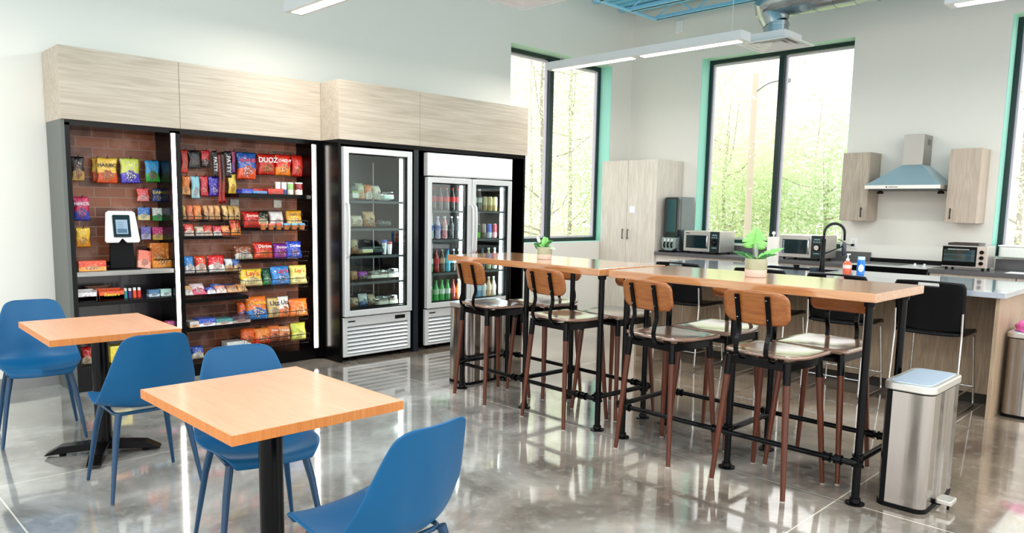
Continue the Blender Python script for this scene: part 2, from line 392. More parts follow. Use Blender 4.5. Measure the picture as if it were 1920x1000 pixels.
tag(G().box(XW-.03, XW, 5.77, 5.87, 3.86, 4.02).done('wall_sensor_box', WHITE, bevel=.006), 'small white box high on the wall between the corner and window', 'wall box')
SNACKS=[
('candy_bag', 'bag', 'black candy bag with mixed colours hanging at the upper left of the brick', '101014', 'c9a05a', 'c05040', '', '', 1.752, 6.47, 1.602, 0.089, 0.188, 0.03, 0),
('candy_bag', 'bag', 'gold gummy candy bag tucked half behind the larger gold bag', 'e8b83a', 'd04a20', 'b02a20', '', '', 1.894, 6.49, 1.603, 0.077, 0.187, 0.03, 0),
('candy_bag', 'bag', 'large gold gummy candy bag with dark lettering, frontmost of the gold pair', 'f2c84a', 'd8511e', '7c3a16', 'HARIBO', '101018', 1.949, 6.44, 1.592, 0.156, 0.2, 0.035, 0),
('candy_bag', 'bag', 'green and purple candy bag hanging right of the gold gummy bags', 'd8e05a', '5648c8', 'e8e8ff', '', '', 2.134, 6.47, 1.599, 0.155, 0.201, 0.035, 0),
('candy_bag', 'bag', 'sour candy bag, blue top over green, hanging beside the light strip', '2f9fdc', '28a03c', 'e02818', '', '', 2.308, 6.47, 1.614, 0.119, 0.178, 0.03, 0),
('mint_pack', 'bag', 'small red candy pouch hanging below the purple bag', 'e84a50', 'f08a88', 'ffffff', '', '', 2.227, 6.47, 1.455, 0.096, 0.109, 0.02, 0),
('mint_pack', 'bag', 'small navy candy pouch with yellow lettering below the sour candy', '12387c', '1c4ea0', 'f0d23a', 'GAME', 'f4e04a', 2.343, 6.47, 1.457, 0.094, 0.106, 0.02, 0),
('candy_bag', 'bag', 'pink and blue candy bag with white lettering left of the payment kiosk', 'c81850', '1f3fa8', 'e8507c', 'NERDS', 'f4f0ff', 1.743, 6.39, 1.299, 0.111, 0.184, 0.035, 0),
('candy_bag', 'bag', 'yellow gummy bag hanging just under the pink and blue one', 'f0c030', 'e09018', 'f6e070', '', '', 1.742, 6.39, 1.094, 0.108, 0.152, 0.03, 0),
('mint_pack', 'box', 'blue and yellow gum pack hanging right of the payment kiosk', '2878d0', 'f0e090', 'ffffff', '', '', 2.223, 6.47, 1.302, 0.092, 0.105, 0.02, 0),
('mint_pack', 'box', 'white and green gum pack hanging next to the light strip', 'f0f4f0', '28a848', '105020', '', '', 2.339, 6.47, 1.298, 0.09, 0.106, 0.02, 0),
('mint_pack', 'box', 'lavender gum pack hanging under the blue and yellow one', '7f78d8', 'd8d0f4', 'ffffff', '', '', 2.233, 6.47, 1.144, 0.076, 0.105, 0.02, 0),
('mint_pack', 'box', 'pink and yellow gum pack hanging under the white and green one', 'e83c8c', 'f4c848', 'ffffff', '', '', 2.333, 6.47, 1.138, 0.09, 0.107, 0.02, 0),
('snack_box', 'box', 'orange and red fruit snack box at the left end of the grey counter', 'e8431c', 'f6a030', 'f4e8d8', '', '', 1.752, 6.27, 0.92, 0.192, 0.078, 0.1, 0),
('snack_box', 'box', 'narrow pink box leaning beside the kiosk stand', 'e87860', 'f0a890', 'a03020', '', '', 2.155, 6.32, 0.92, 0.103, 0.142, 0.03, 0),
('snack_box', 'box', 'tall orange display box of wrapped bars on the grey counter', 'c86a10', 'e08828', 'f4dcae', '', '', 2.301, 6.35, 0.92, 0.166, 0.198, 0.12, 0),
('snack_box', 'box', 'white and red candy box at the left end of the black shelf', 'f2ecec', 'e4d8d8', 'd02020', '', '', 1.702, 6.27, 0.69, 0.14, 0.086, 0.1, 0),
('snack_box', 'box', 'brown open carton behind the orange peanut cup box', '8c5a40', '74462c', 'c08060', '', '', 1.845, 6.42, 0.69, 0.174, 0.093, 0.1, 0),
('candy_box', 'box', 'orange peanut cup candy box with yellow script on the black shelf', 'e8531a', 'e8531a', '5a2c10', "Reese's", 'ffd23a', 1.88, 6.27, 0.69, 0.18, 0.084, 0.09, 0),
('gum_bottle', 'cup', 'small teal gum bottle beside the orange peanut cup box', '2aa8a0', 'f0f0f0', '', '', '', 1.992, 6.27, 0.69, 0.032, 0.081, 0.03, 0),
('gum_bottle', 'cup', 'small purple gum bottle beside the orange peanut cup box', '503c78', 'f0f0f0', '', '', '', 2.026, 6.27, 0.69, 0.032, 0.079, 0.03, 0),
('gum_bottle', 'cup', 'small orange gum bottle beside the orange peanut cup box', 'e85820', 'f0f0f0', '', '', '', 2.061, 6.27, 0.69, 0.032, 0.082, 0.03, 0),
('gum_bottle', 'cup', 'small red gum bottle beside the orange peanut cup box', 'd83038', 'f0f0f0', '', '', '', 2.096, 6.27, 0.69, 0.032, 0.081, 0.03, 0),
('snack_box', 'box', 'blue mint carton, left of the two at the shelf end', '4878a0', 'c8dce8', '101820', '', '', 2.203, 6.27, 0.69, 0.083, 0.057, 0.06, 0),
('snack_box', 'box', 'pale green mint carton at the right end of the black shelf', 'a8d0c8', 'e0f0ec', '203030', '', '', 2.296, 6.27, 0.69, 0.085, 0.057, 0.06, 0),
('snack_bag', 'bag', 'red snack pack on the low shelf above the small table edge', 'c81820', 'e03040', 'f0d0d0', '', '', 2.256, 6.3, 0.412, 0.11, 0.058, 0.08, 0),
('snack_box', 'box', 'pink snack box beside the light strip, low in the first bay', 'e060a0', 'f0b0d8', 'ffffff', '', '', 2.353, 6.28, 0.412, 0.1, 0.063, 0.08, 0),
('cookie_bag', 'bag', 'red and white cookie bag on the bottom shelf of the first bay', 'd01820', 'f0e0c0', 'd09040', '', '', 1.694, 6.28, 0.192, 0.082, 0.142, 0.06, 0),
('candy_box', 'box', 'yellow candy box marked in blue on the bottom shelf of the first bay', 'f0d83a', 'e8c828', '8c5a1c', 'Bu', '2038a0', 1.92, 6.28, 0.192, 0.142, 0.129, 0.12, 0),
('jerky_pack', 'bag', 'red jerky pack hanging at the far left of the second bay', 'c83020', 'e83828', 'd8a080', '', '', 2.57, 6.47, 1.7, 0.058, 0.197, 0.02, 0),
('jerky_pack', 'bag', 'wide black snack stick pack in the top left row', '181818', '2a2a2a', '808080', '', '', 2.657, 6.47, 1.744, 0.105, 0.153, 0.025, 0),
('jerky_pack', 'bag', 'black snack stick pack with a red header', 'd82028', '181818', 'd0d0d0', '', '', 2.751, 6.47, 1.758, 0.075, 0.146, 0.02, 0),
('jerky_pack', 'bag', 'left black meat stick pack with white vertical letters', '141414', '141414', '303030', 'PATTY', 'f4f4f4', 2.828, 6.45, 1.674, 0.043, 0.229, 0.015, 0),
('jerky_pack', 'bag', 'long red meat stick between the two lettered black packs', '8c2020', 'd01818', '282020', '', '', 2.861, 6.44, 1.448, 0.024, 0.443, 0.012, 0),
('jerky_pack', 'bag', 'long dark meat stick beside the right lettered black pack', '282028', 'c81818', '806860', '', '', 2.894, 6.44, 1.453, 0.024, 0.445, 0.012, 0),
('jerky_pack', 'bag', 'right black meat stick pack with white vertical letters', '141414', '141414', '303030', 'PATTY', 'f4f4f4', 2.949, 6.45, 1.679, 0.051, 0.228, 0.015, 0),
('jerky_pack', 'bag', 'pink and purple stick pack behind the right lettered pack', 'd85890', '7850b0', 'f0a0a0', '', '', 3.003, 6.47, 1.719, 0.032, 0.196, 0.015, 0),
('jerky_pack', 'bag', 'yellow cheese stick pack hanging below the lettered black pack', 'f4d860', 'f0c83a', 'd02818', '', '', 2.989, 6.47, 1.53, 0.079, 0.183, 0.02, 0),
('chip_bag', 'bag', 'blue and orange ridged chip bag hanging in the second bay', '1c5cb0', 'e8541c', 'f4ead8', 'RUFFLES', 'e83028', 3.1, 6.42, 1.666, 0.18, 0.24, 0.06, 0),
('cracker_bag', 'bag', 'red cracker bag tucked behind the one with the green corner', 'b81c18', 'a01814', 'c83020', '', '', 3.246, 6.47, 1.715, 0.104, 0.182, 0.05, 0),
('cracker_bag', 'bag', 'red cracker bag with a green corner, hanging in the top row', 'd0201c', 'c0281c', '80b848', 'DUOZ', 'ffffff', 3.292, 6.42, 1.716, 0.172, 0.187, 0.06, 0),
('cracker_bag', 'bag', 'red cheese cracker bag hanging right of the green cornered one', 'd8241c', 'e8801c', 'f4c890', 'CHEEZ-IT', 'ffffff', 3.454, 6.42, 1.714, 0.17, 0.195, 0.06, 0),
('cracker_bag', 'bag', 'red cracker bag at the right end of the top row', 'c82018', 'b01818', 'e07030', '', '', 3.614, 6.45, 1.711, 0.128, 0.204, 0.06, 0),
('snack_bag', 'bag', 'orange snack bag at the left of the second hanging row', 'e07828', 'f0b878', 'd85018', '', '', 2.574, 6.47, 1.516, 0.072, 0.162, 0.03, 0),
('snack_bag', 'bag', 'pale blue snack bag in the second hanging row', '8cd0e0', 'b8e4ec', 'e08858', '', '', 2.657, 6.47, 1.486, 0.08, 0.195, 0.03, 0),
('cookie_bag', 'bag', 'red mini cookie bag hanging beside the purple one', 'd02838', 'e03848', 'f4d8b8', '', '', 2.734, 6.47, 1.51, 0.068, 0.174, 0.03, 0),
('cookie_bag', 'bag', 'purple mini cookie bag at the right of the second row', '3828a8', '4830b8', 'f4f0f4', '', '', 2.822, 6.47, 1.512, 0.1, 0.171, 0.03, 0),
('candy_box', 'box', 'blue candy box lying at the left end of the upper black shelf', '1838c0', '3060d8', 'ffffff', '', '', 3.021, 6.3, 1.542, 0.108, 0.037, 0.12, 0),
('candy_box', 'box', 'light blue candy box lying on the upper black shelf', '4898d8', '3080c8', 'ffffff', '', '', 3.125, 6.27, 1.542, 0.13, 0.023, 0.1, 0),
('candy_box', 'box', 'red candy box lying behind on the upper black shelf', 'd83028', 'c02820', '8040a0', '', '', 3.201, 6.42, 1.542, 0.134, 0.045, 0.1, 0),
('candy_box', 'box', 'red and orange candy box left of the cans', 'e83828', 'd02820', 'f4b090', '', '', 3.3, 6.33, 1.542, 0.146, 0.048, 0.12, 0),
('chip_can', 'can', 'blue and white chip can, first of the four on the shelf', 'f0f0f4', '3858a0', '', '', '', 3.351, 6.33, 1.542, 0.055, 0.111, 0.05, 0),
('chip_can', 'can', 'white chip can, second of the four on the shelf', 'e8ecf4', '405098', '', '', '', 3.411, 6.33, 1.542, 0.059, 0.111, 0.05, 0),
('chip_can', 'can', 'green chip can on the upper black shelf', '9cc878', 'f4f4e0', '', '', '', 3.475, 6.33, 1.542, 0.065, 0.112, 0.05, 0),
('chip_can', 'can', 'dark red chip can at the shelf end', '8c1820', 'f4e8e0', '', '', '', 3.56, 6.33, 1.542, 0.082, 0.113, 0.05, 0),
('cookie_pack', 'bag', 'brown cookie sleeve at the left wall, upper left wire tray', 'd0a860', 'd0a860', 'f4e0b0', '', '', 2.512, 6.36, 1.294, 0.031, 0.124, 0.04, 12),
('cookie_pack', 'bag', 'pink wrapped muffin pack, upper left wire tray', 'e87850', 'e87850', 'f4e0b0', '', '', 2.563, 6.36, 1.294, 0.054, 0.124, 0.04, 12),
('cookie_pack', 'bag', 'orange wrapped muffin pack, upper left wire tray', 'f08c48', 'f08c48', 'f4e0b0', '', '', 2.628, 6.36, 1.294, 0.068, 0.125, 0.04, 12),
('cookie_pack', 'bag', 'tan cookie sleeve beside the orange pack, upper left wire tray', 'd8a070', 'd8a070', 'f4e0b0', '', '', 2.697, 6.36, 1.294, 0.042, 0.126, 0.04, 12),
('cookie_pack', 'bag', 'middle tan cookie sleeve, upper left wire tray', 'e0a878', 'e0a878', 'f4e0b0', '', '', 2.746, 6.36, 1.294, 0.047, 0.127, 0.04, 12),
('cookie_pack', 'bag', 'tan cookie sleeve at the second tray end, upper left wire tray', 'd89858', 'd89858', 'f4e0b0', '', '', 2.8, 6.36, 1.294, 0.052, 0.128, 0.04, 12),
('cookie_pack', 'bag', 'first golden cookie sleeve of the third tray, upper left wire tray', 'e8c078', 'e8c078', 'f4e0b0', '', '', 2.869, 6.36, 1.294, 0.048, 0.128, 0.04, 12),
('cookie_pack', 'bag', 'middle golden cookie sleeve of the third tray, upper left wire tray', 'e8b868', 'e8b868', 'f4e0b0', '', '', 2.922, 6.36, 1.294, 0.048, 0.129, 0.04, 12),
('cookie_pack', 'bag', 'last golden cookie sleeve of the third tray, upper left wire tray', 'e0b070', 'e0b070', 'f4e0b0', '', '', 2.978, 6.36, 1.294, 0.054, 0.13, 0.04, 12),
('cookie_bag', 'bag', 'red and white cookie bag in the second wire tray of the left column', 'e84c48', 'f4e4d8', 'f4d8a8', '', '', 2.541, 6.34, 1.154, 0.089, 0.108, 0.04, 15),
('cookie_bag', 'bag', 'beige cookie bag in the second wire tray of the left column', 'd8c0a8', 'e8e0d8', 'f4d8a8', '', '', 2.631, 6.34, 1.154, 0.073, 0.086, 0.04, 15),
('cookie_bag', 'bag', 'red and pink cookie bag in the second wire tray of the left column', 'd03838', 'f4d0c0', 'f4d8a8', '', '', 2.702, 6.34, 1.154, 0.079, 0.096, 0.04, 15),
('cookie_bag', 'bag', 'bright red cookie bag in the second wire tray of the left column', 'e03c50', 'f0f0f0', 'f4d8a8', '', '', 2.784, 6.34, 1.154, 0.075, 0.088, 0.04, 15),
('cookie_bag', 'bag', 'tan and orange cookie bag in the second wire tray of the left column', 'f0a060', 'd84c28', 'f4d8a8', '', '', 2.86, 6.34, 1.154, 0.077, 0.093, 0.04, 15),
('cookie_bag', 'bag', 'orange and red cookie bag in the second wire tray of the left column', 'e05030', 'e88820', 'f4d8a8', '', '', 2.953, 6.34, 1.154, 0.098, 0.146, 0.04, 15),
('cookie_bag', 'bag', 'sky blue cookie bag in the third wire tray of the left column', '2c8cd8', 'f0f0f0', 'b07840', '', '', 2.536, 6.34, 0.84, 0.09, 0.148, 0.05, 18),
('cookie_bag', 'bag', 'orange red cookie bag in the third wire tray of the left column', 'e84018', 'e8d8c8', 'b07840', '', '', 2.636, 6.34, 0.84, 0.101, 0.149, 0.05, 18),
('cookie_bag', 'bag', 'crimson cookie bag in the third wire tray of the left column', 'd81820', 'f4f0ec', 'b07840', '', '', 2.771, 6.34, 0.84, 0.151, 0.151, 0.05, 18),
('cookie_bag', 'bag', 'cream cookie bag in the third wire tray of the left column', 'd8e0e8', 'd8a870', 'b07840', '', '', 2.883, 6.34, 0.84, 0.073, 0.115, 0.05, 18),
('cookie_bag', 'bag', 'navy cookie bag in the third wire tray of the left column', '3060a8', 'd8b088', 'b07840', '', '', 2.956, 6.34, 0.84, 0.074, 0.116, 0.05, 18),
('pastry_pack', 'bag', 'peach pastry pack lying on the upper black shelf of the left column', 'f0b070', 'e8e0d8', 'f8e8d8', '', '', 2.5, 6.27, 0.654, 0.071, 0.116, 0.035, 50),
('pastry_pack', 'bag', 'white and pink pastry pack lying on the upper black shelf of the left column', 'f0d8dc', 'd85070', 'f8e8d8', '', '', 2.588, 6.27, 0.654, 0.123, 0.137, 0.035, 50),
('pastry_pack', 'bag', 'blue and white pastry pack lying on the upper black shelf of the left column', '3848b8', 'f0f0f8', 'f8e8d8', '', '', 2.689, 6.27, 0.654, 0.079, 0.083, 0.035, 50),
('pastry_pack', 'bag', 'salmon pastry pack lying on the upper black shelf of the left column', 'e89080', 'f4d8d0', 'f8e8d8', '', '', 2.778, 6.27, 0.654, 0.099, 0.098, 0.035, 50),
('pastry_pack', 'bag', 'brown pastry pack lying on the upper black shelf of the left column', 'a86840', 'd8a070', 'f8e8d8', '', '', 2.878, 6.27, 0.654, 0.102, 0.092, 0.035, 50),
('pastry_pack', 'bag', 'caramel pastry pack lying on the upper black shelf of the left column', 'c88850', 'e0a868', 'f8e8d8', '', '', 2.974, 6.27, 0.654, 0.089, 0.1, 0.035, 50),
('pastry_pack', 'bag', 'bright blue pastry pack behind the row on the left column', '3878d0', '3878d0', 'f0d0d8', '', '', 2.804, 6.42, 0.666, 0.115, 0.072, 0.03, 40),
('pastry_pack', 'bag', 'dark blue pastry pack behind the row on the left column', '3050a8', '3050a8', 'f0d0d8', '', '', 2.911, 6.42, 0.659, 0.098, 0.073, 0.03, 40),
('pastry_pack', 'bag', 'pale blue pastry pack behind the row on the left column', '4888d0', '4888d0', 'f0d0d8', '', '', 3.005, 6.42, 0.653, 0.09, 0.073, 0.03, 40),
('snack_box', 'box', 'white and tan snack box on the lower black shelf of the left column', 'd8d4cc', 'e8b888', 'e04030', '', '', 2.503, 6.27, 0.412, 0.076, 0.05, 0.14, 0),
('snack_box', 'box', 'blue and white snack box on the lower black shelf of the left column', '2c58c0', 'e8ecf4', 'e04030', '', '', 2.612, 6.27, 0.412, 0.142, 0.064, 0.14, 0),
('snack_box', 'box', 'teal snack box on the lower black shelf of the left column', '389090', 'e8dcd0', 'e04030', '', '', 2.761, 6.27, 0.412, 0.147, 0.051, 0.14, 0),
('snack_box', 'box', 'black and silver snack box on the lower black shelf of the left column', '302838', 'a09890', 'e04030', '', '', 2.916, 6.27, 0.412, 0.162, 0.062, 0.14, 0),
('snack_bag', 'bag', 'blue and cream snack pack low on the second bay floor', '3050b0', 'f0e4c8', 'e8e8f0', '', '', 2.565, 6.3, 0.104, 0.114, 0.112, 0.06, 15),
('snack_box', 'box', 'flat white snack pack low behind the blue chair', 'e4e4e0', 'a8b0b4', 'f4f4f4', '', '', 2.932, 6.35, 0.104, 0.223, 0.131, 0.12, 0),
('chip_bag', 'bag', 'red chip bag at the left of the first wire basket', 'c8201c', 'd02820', 'e86030', 'Doritos', 'f8e8d8', 3.091, 6.33, 1.224, 0.156, 0.145, 0.07, 10),
('chip_bag', 'bag', 'black and white popcorn bag in the first wire basket', '181818', 'f0ecd0', 'e8d870', '', '', 3.211, 6.36, 1.224, 0.134, 0.152, 0.06, 12),
('chip_bag', 'bag', 'white popcorn bag in the middle of the first wire basket', 'f0ece8', 'e8e0d8', 'd03020', '', '', 3.36, 6.37, 1.224, 0.144, 0.15, 0.06, 12),
('chip_bag', 'bag', 'golden tortilla chip bag at the right of the first wire basket', 'e8a828', 'e8c070', 'f4e4b0', 'TOSTITOS', '181010', 3.528, 6.35, 1.224, 0.17, 0.161, 0.07, 10),
('fruit_cup', 'cup', 'first red lidded fruit cup along the front of the first basket', 'e06848', 'b06838', '', '', '', 3.146, 6.22, 1.224, 0.066, 0.057, 0.05, 0),
('fruit_cup', 'cup', 'second red lidded fruit cup along the front of the first basket', 'e87058', 'b06838', '', '', '', 3.219, 6.22, 1.224, 0.067, 0.057, 0.05, 0),
('fruit_cup', 'cup', 'third red lidded fruit cup along the front of the first basket', 'e05040', 'b06838', '', '', '', 3.294, 6.22, 1.224, 0.068, 0.057, 0.05, 0),
('fruit_cup', 'cup', 'first blue lidded fruit cup along the front of the first basket', '68b0e0', 'b06838', '', '', '', 3.369, 6.22, 1.224, 0.069, 0.058, 0.05, 0),
('fruit_cup', 'cup', 'second blue lidded fruit cup along the front of the first basket', '78c0e8', 'b06838', '', '', '', 3.446, 6.22, 1.224, 0.07, 0.058, 0.05, 0),
('fruit_cup', 'cup', 'last blue lidded fruit cup along the front of the first basket', '60a8dc', 'b06838', '', '', '', 3.524, 6.22, 1.224, 0.071, 0.059, 0.05, 0),
('chip_bag', 'bag', 'brown striped chip bag at the left of the second basket', '8c4c30', 'd8d0c0', 'f4f0e8', '', '', 3.019, 6.34, 0.94, 0.174, 0.124, 0.07, 15),
('chip_bag', 'bag', 'red tortilla chip bag in the second wire basket', 'd01c1c', 'e04a20', 'f0a030', 'Doritos', 'f8f0e8', 3.202, 6.33, 0.94, 0.191, 0.153, 0.08, 12),
('chip_bag', 'bag', 'purple tortilla chip bag in the second wire basket', '7c1c90', '8c2898', 'f08c28', 'Doritos', 'f8f0f8', 3.37, 6.33, 0.94, 0.144, 0.137, 0.07, 12),
('chip_bag', 'bag', 'deep blue tortilla chip bag at the right of the second basket', '1c48c0', '2050c8', 'f4c060', 'Doritos', 'f8f8ff', 3.494, 6.31, 0.94, 0.159, 0.157, 0.07, 10),
('chip_bag', 'bag', 'yellow potato chip bag at the left of the third basket', 'f0cc38', 'f0e0a0', 'f8e8c0', "Lay's", 'd82820', 3.074, 6.32, 0.697, 0.217, 0.157, 0.08, 12),
('chip_bag', 'bag', 'green chip bag between the yellow and blue bags', '0c4c34', '189048', 'e0f0e0', '', '', 3.243, 6.35, 0.697, 0.099, 0.156, 0.06, 12),
('chip_bag', 'bag', 'blue potato chip bag with white spots in the third basket', '2888d8', '2080d0', 'f8f4e8', "Lay's", 'd82820', 3.357, 6.31, 0.697, 0.193, 0.172, 0.08, 12),
('chip_bag', 'bag', 'pale yellow potato chip bag at the right of the third basket', 'e8d868', 'f0e89c', 'd8b840', "Lay's", 'd84828', 3.537, 6.31, 0.697, 0.177, 0.177, 0.07, 8),
('chip_bag', 'bag', 'large orange and blue cheese puff bag in the fourth basket', 'f07818', '2080d0', 'f8f0e0', 'Cheetos', 'f8c830', 3.111, 6.3, 0.392, 0.204, 0.212, 0.09, 12),
('chip_bag', 'bag', 'second orange and blue bag at the left end of the fourth basket', 'e86418', '1c6cc0', 'f09030', '', '', 3.003, 6.35, 0.392, 0.1, 0.168, 0.07, 12),
('chip_bag', 'bag', 'blue and gold chip bag in the middle of the fourth basket', 'e8c878', 'd8b878', '3068c0', 'Utz', '202848', 3.287, 6.32, 0.392, 0.127, 0.187, 0.07, 12),
('chip_bag', 'bag', 'white chip bag with black lettering in the fourth wire basket', 'f0eee8', 'e8743c', 'e0a050', 'Utz', '181818', 3.378, 6.3, 0.392, 0.108, 0.197, 0.07, 10),
('chip_bag', 'bag', 'orange chip bag at the right end of the fourth basket', 'f07020', 'f08838', 'f8d8a8', '', '', 3.524, 6.29, 0.392, 0.194, 0.165, 0.07, 10),
('chip_bag', 'bag', 'dark orange chip bag at the left of the lowest basket', 'e05c18', 'c83818', 'f0a040', '', '', 3.028, 6.31, 0.167, 0.141, 0.154, 0.07, 12),
('chip_bag', 'bag', 'orange and red popcorn bag in the lowest basket', 'e88028', 'd83818', 'f4e0a0', '', '', 3.156, 6.29, 0.167, 0.155, 0.146, 0.07, 12),
('chip_bag', 'bag', 'brown chip bag behind the lowest basket row', 'a86838', '784828', 'd0a060', '', '', 3.236, 6.4, 0.215, 0.069, 0.099, 0.05, 12),
('chip_bag', 'bag', 'brown corn chip bag nearer the popcorn bag, lowest basket', 'd86828', '704028', 'c02018', 'Fritos', 'f8f0e0', 3.274, 6.3, 0.167, 0.111, 0.158, 0.06, 12),
('chip_bag', 'bag', 'tan corn chip bag nearer the green bag, lowest basket', 'd88c50', '885030', 'c02018', 'Fritos', 'f8f0e0', 3.376, 6.29, 0.167, 0.125, 0.145, 0.06, 12),
('chip_bag', 'bag', 'yellow green chip bag at the right of the lowest basket', 'c8d048', 'd8d860', 'f0f0b0', '', '', 3.514, 6.28, 0.167, 0.161, 0.165, 0.07, 8)]
# ------------------------------------------------------------------ snack kiosk cabinet
def brick_mat():
    m, nt, p = base_mat('brown_brick'); N = nt.nodes.new; L = nt.links.new
    tc = N('ShaderNodeTexCoord'); sp = N('ShaderNodeSeparateXYZ'); cb = N('ShaderNodeCombineXYZ'); L(tc.outputs['Object'], sp.inputs[0])
    L(sp.outputs[0], cb.inputs[0]); L(sp.outputs[2], cb.inputs[1])
    bt = N('ShaderNodeTexBrick'); L(cb.outputs[0], bt.inputs[0]); bt.inputs['Scale'].default_value = 1
    bt.inputs['Brick Width'].default_value = .235; bt.inputs['Row Height'].default_value = .078; bt.inputs['Mortar Size'].default_value = .0045
    bt.inputs['Color1'].default_value = hx('90502f'); bt.inputs['Color2'].default_value = hx('54322a'); bt.inputs['Mortar'].default_value = hx('94705f'); bt.inputs['Bias'].default_value = -.1
    nz = N('ShaderNodeTexNoise'); nz.inputs['Scale'].default_value = 7; nz.inputs['Detail'].default_value = 6; L(tc.outputs['Object'], nz.inputs['Vector'])
    col = mixc(nt, ramp(nt, nz.outputs[0], [(.5, 0.0), (.72, .5)]), bt.outputs[0], 'c09080')
    L(col, p.inputs['Base Color']); p.inputs['Roughness'].default_value = .42
    bp = N('ShaderNodeBump'); bp.inputs['Strength'].default_value = .4; bp.inputs['Distance'].default_value = .005; bp.invert = True; L(bt.outputs[1], bp.inputs['Height']); L(bp.outputs[0], p.inputs['Normal'])
    return m
BRICK = brick_mat(); STRIP = emissive('led_strip', 'fff6ea', STRIP_POWER)
GREYW = wood('grey_counter_wood', '8c8884', 'aeaaa6', 0, .45, 10, 3)
A = E('snack_cabinet', (0, 0, 0), label='black open snack cabinet with brick back, light strips and pale oak header', cat='cabinet')
F = 6.18; K = 6.57
G().box(1.575, 1.6, F, K, 0, 2.04).done('side_panel', M('black_laminate_lit_side', '5c605c', .4), A, bevel=.002)  # black laminate face; the light falling on it is put into the grey
G().box(1.6, 1.632, F, F+.03, .19, 2.02).done('frame_stile', BLKL, A)
G().box(2.365, 2.39, F+.02, K, .1, 2.0).done('divider', BLKL, A)
G().box(2.345, 2.426, F, F+.04, 0, 2.02).done('frame_stile', BLKL, A)
G().box(3.66, 3.70, F, K, 0, 2.04).done('side_panel', BLKL, A)
G().box(1.6, 3.66, F, K-.01, 2.0, 2.04).done('top_panel', BLKL, A)
G().box(1.6, 2.365, K-.03, K, .92, 2.0).box(2.39, 3.66, K-.03, K, .1, 2.0).done('brick_back', BRICK, A)
G().box(1.6, 2.365, K-.03, K, 0, .9).done('lower_back', M('plum_black', '1c1620', .25, coat=.3), A)
G().box(1.6, 2.39, F+.01, K-.03, 0, .188).done('base_plinth', BLKL, A); G().box(2.426, 3.66, F+.01, K-.03, 0, .1).done('base_plinth', BLKL, A)
G().box(1.632, 2.365, F+.005, K-.03, .883, .917).done('counter_shelf', GREYW, A, bevel=.002)
for z in (.655, .378): G().box(1.632, 2.365, F+.01, K-.03, z, z+.032).done('shelf', BLKL, A, bevel=.002)
for z in (.62, .378): G().box(2.42, 2.985, F+.02, K-.04, z, z+.031).done('shelf', BLKL, A, bevel=.002)
G().box(2.93, 3.65, 6.22, K-.04, 1.505, 1.539).done('shelf', BLKL, A, bevel=.002)
for x in (3.03, 3.45): G().box(x-.04, x+.04, K-.045, K-.03, 1.42, 1.49).done('shelf_bracket', M('bracket_grey', '8c8c88', .35, .6, vary=.5, vscale=60), A)
G().box(3.652, 3.70, F-.022, F, 0, 2.04).done('frame_stile', BLKL, A)
for x0, x1, z0 in ((2.355, 2.383, .42), (3.615, 3.647, .11)):
    G().box(x0, x1, F-.012, F-.001, z0, 2.0).done('light_strip', STRIP, A)
for x0, x1 in ((1.575, 2.424), (2.427, 3.70)): G().box(x0, x1, F-.02, F, 2.04, 2.56).done('header_panel', OAKH, A, bevel=.0015)
G().box(1.575, 1.595, F, YW-.01, 2.04, 2.56).done('header_panel', OAKH, A, bevel=.0015)
G().box(1.595, 3.70, F, YW-.01, 2.54, 2.56).done('header_top', OAKH, A)

# cooler surround
Fb = 5.87
B = E('cooler_surround', (0, 0, 0), label='black cooler surround with pale oak header around the two glass door coolers', cat='cabinet')
G().box(3.70, 3.725, Fb, K, 0, 2.04).done('side_panel', BLKL, B); G().box(4.553, 4.611, Fb, K, 0, 2.0).done('divider', M('blue_black_laminate', '0e1822', .3, coat=.3), B)
G().box(6.095, 6.125, Fb, K, 0, 2.04).done('side_panel', BLKL, B); G().box(3.725, 6.095, Fb, K, 2.0, 2.04).done('top_panel', BLKL, B)
G().box(3.725, 6.095, K-.015, K, 0, 2.0).done('back_panel', BLKM, B)
for x0, x1 in ((3.70, 4.61), (4.613, 6.135)): G().box(x0, x1, Fb-.02, Fb, 2.04, 2.56).done('header_panel', OAKH, B, bevel=.0015)
for x0, x1, y1 in ((3.70, 3.72, F-.02), (6.115, 6.135, YW-.01)): G().box(x0, x1, Fb, y1, 2.04, 2.56).done('header_panel', OAKH, B, bevel=.0015)
G().box(3.72, 6.115, Fb, YW-.01, 2.54, 2.56).done('header_top', OAKH, B)

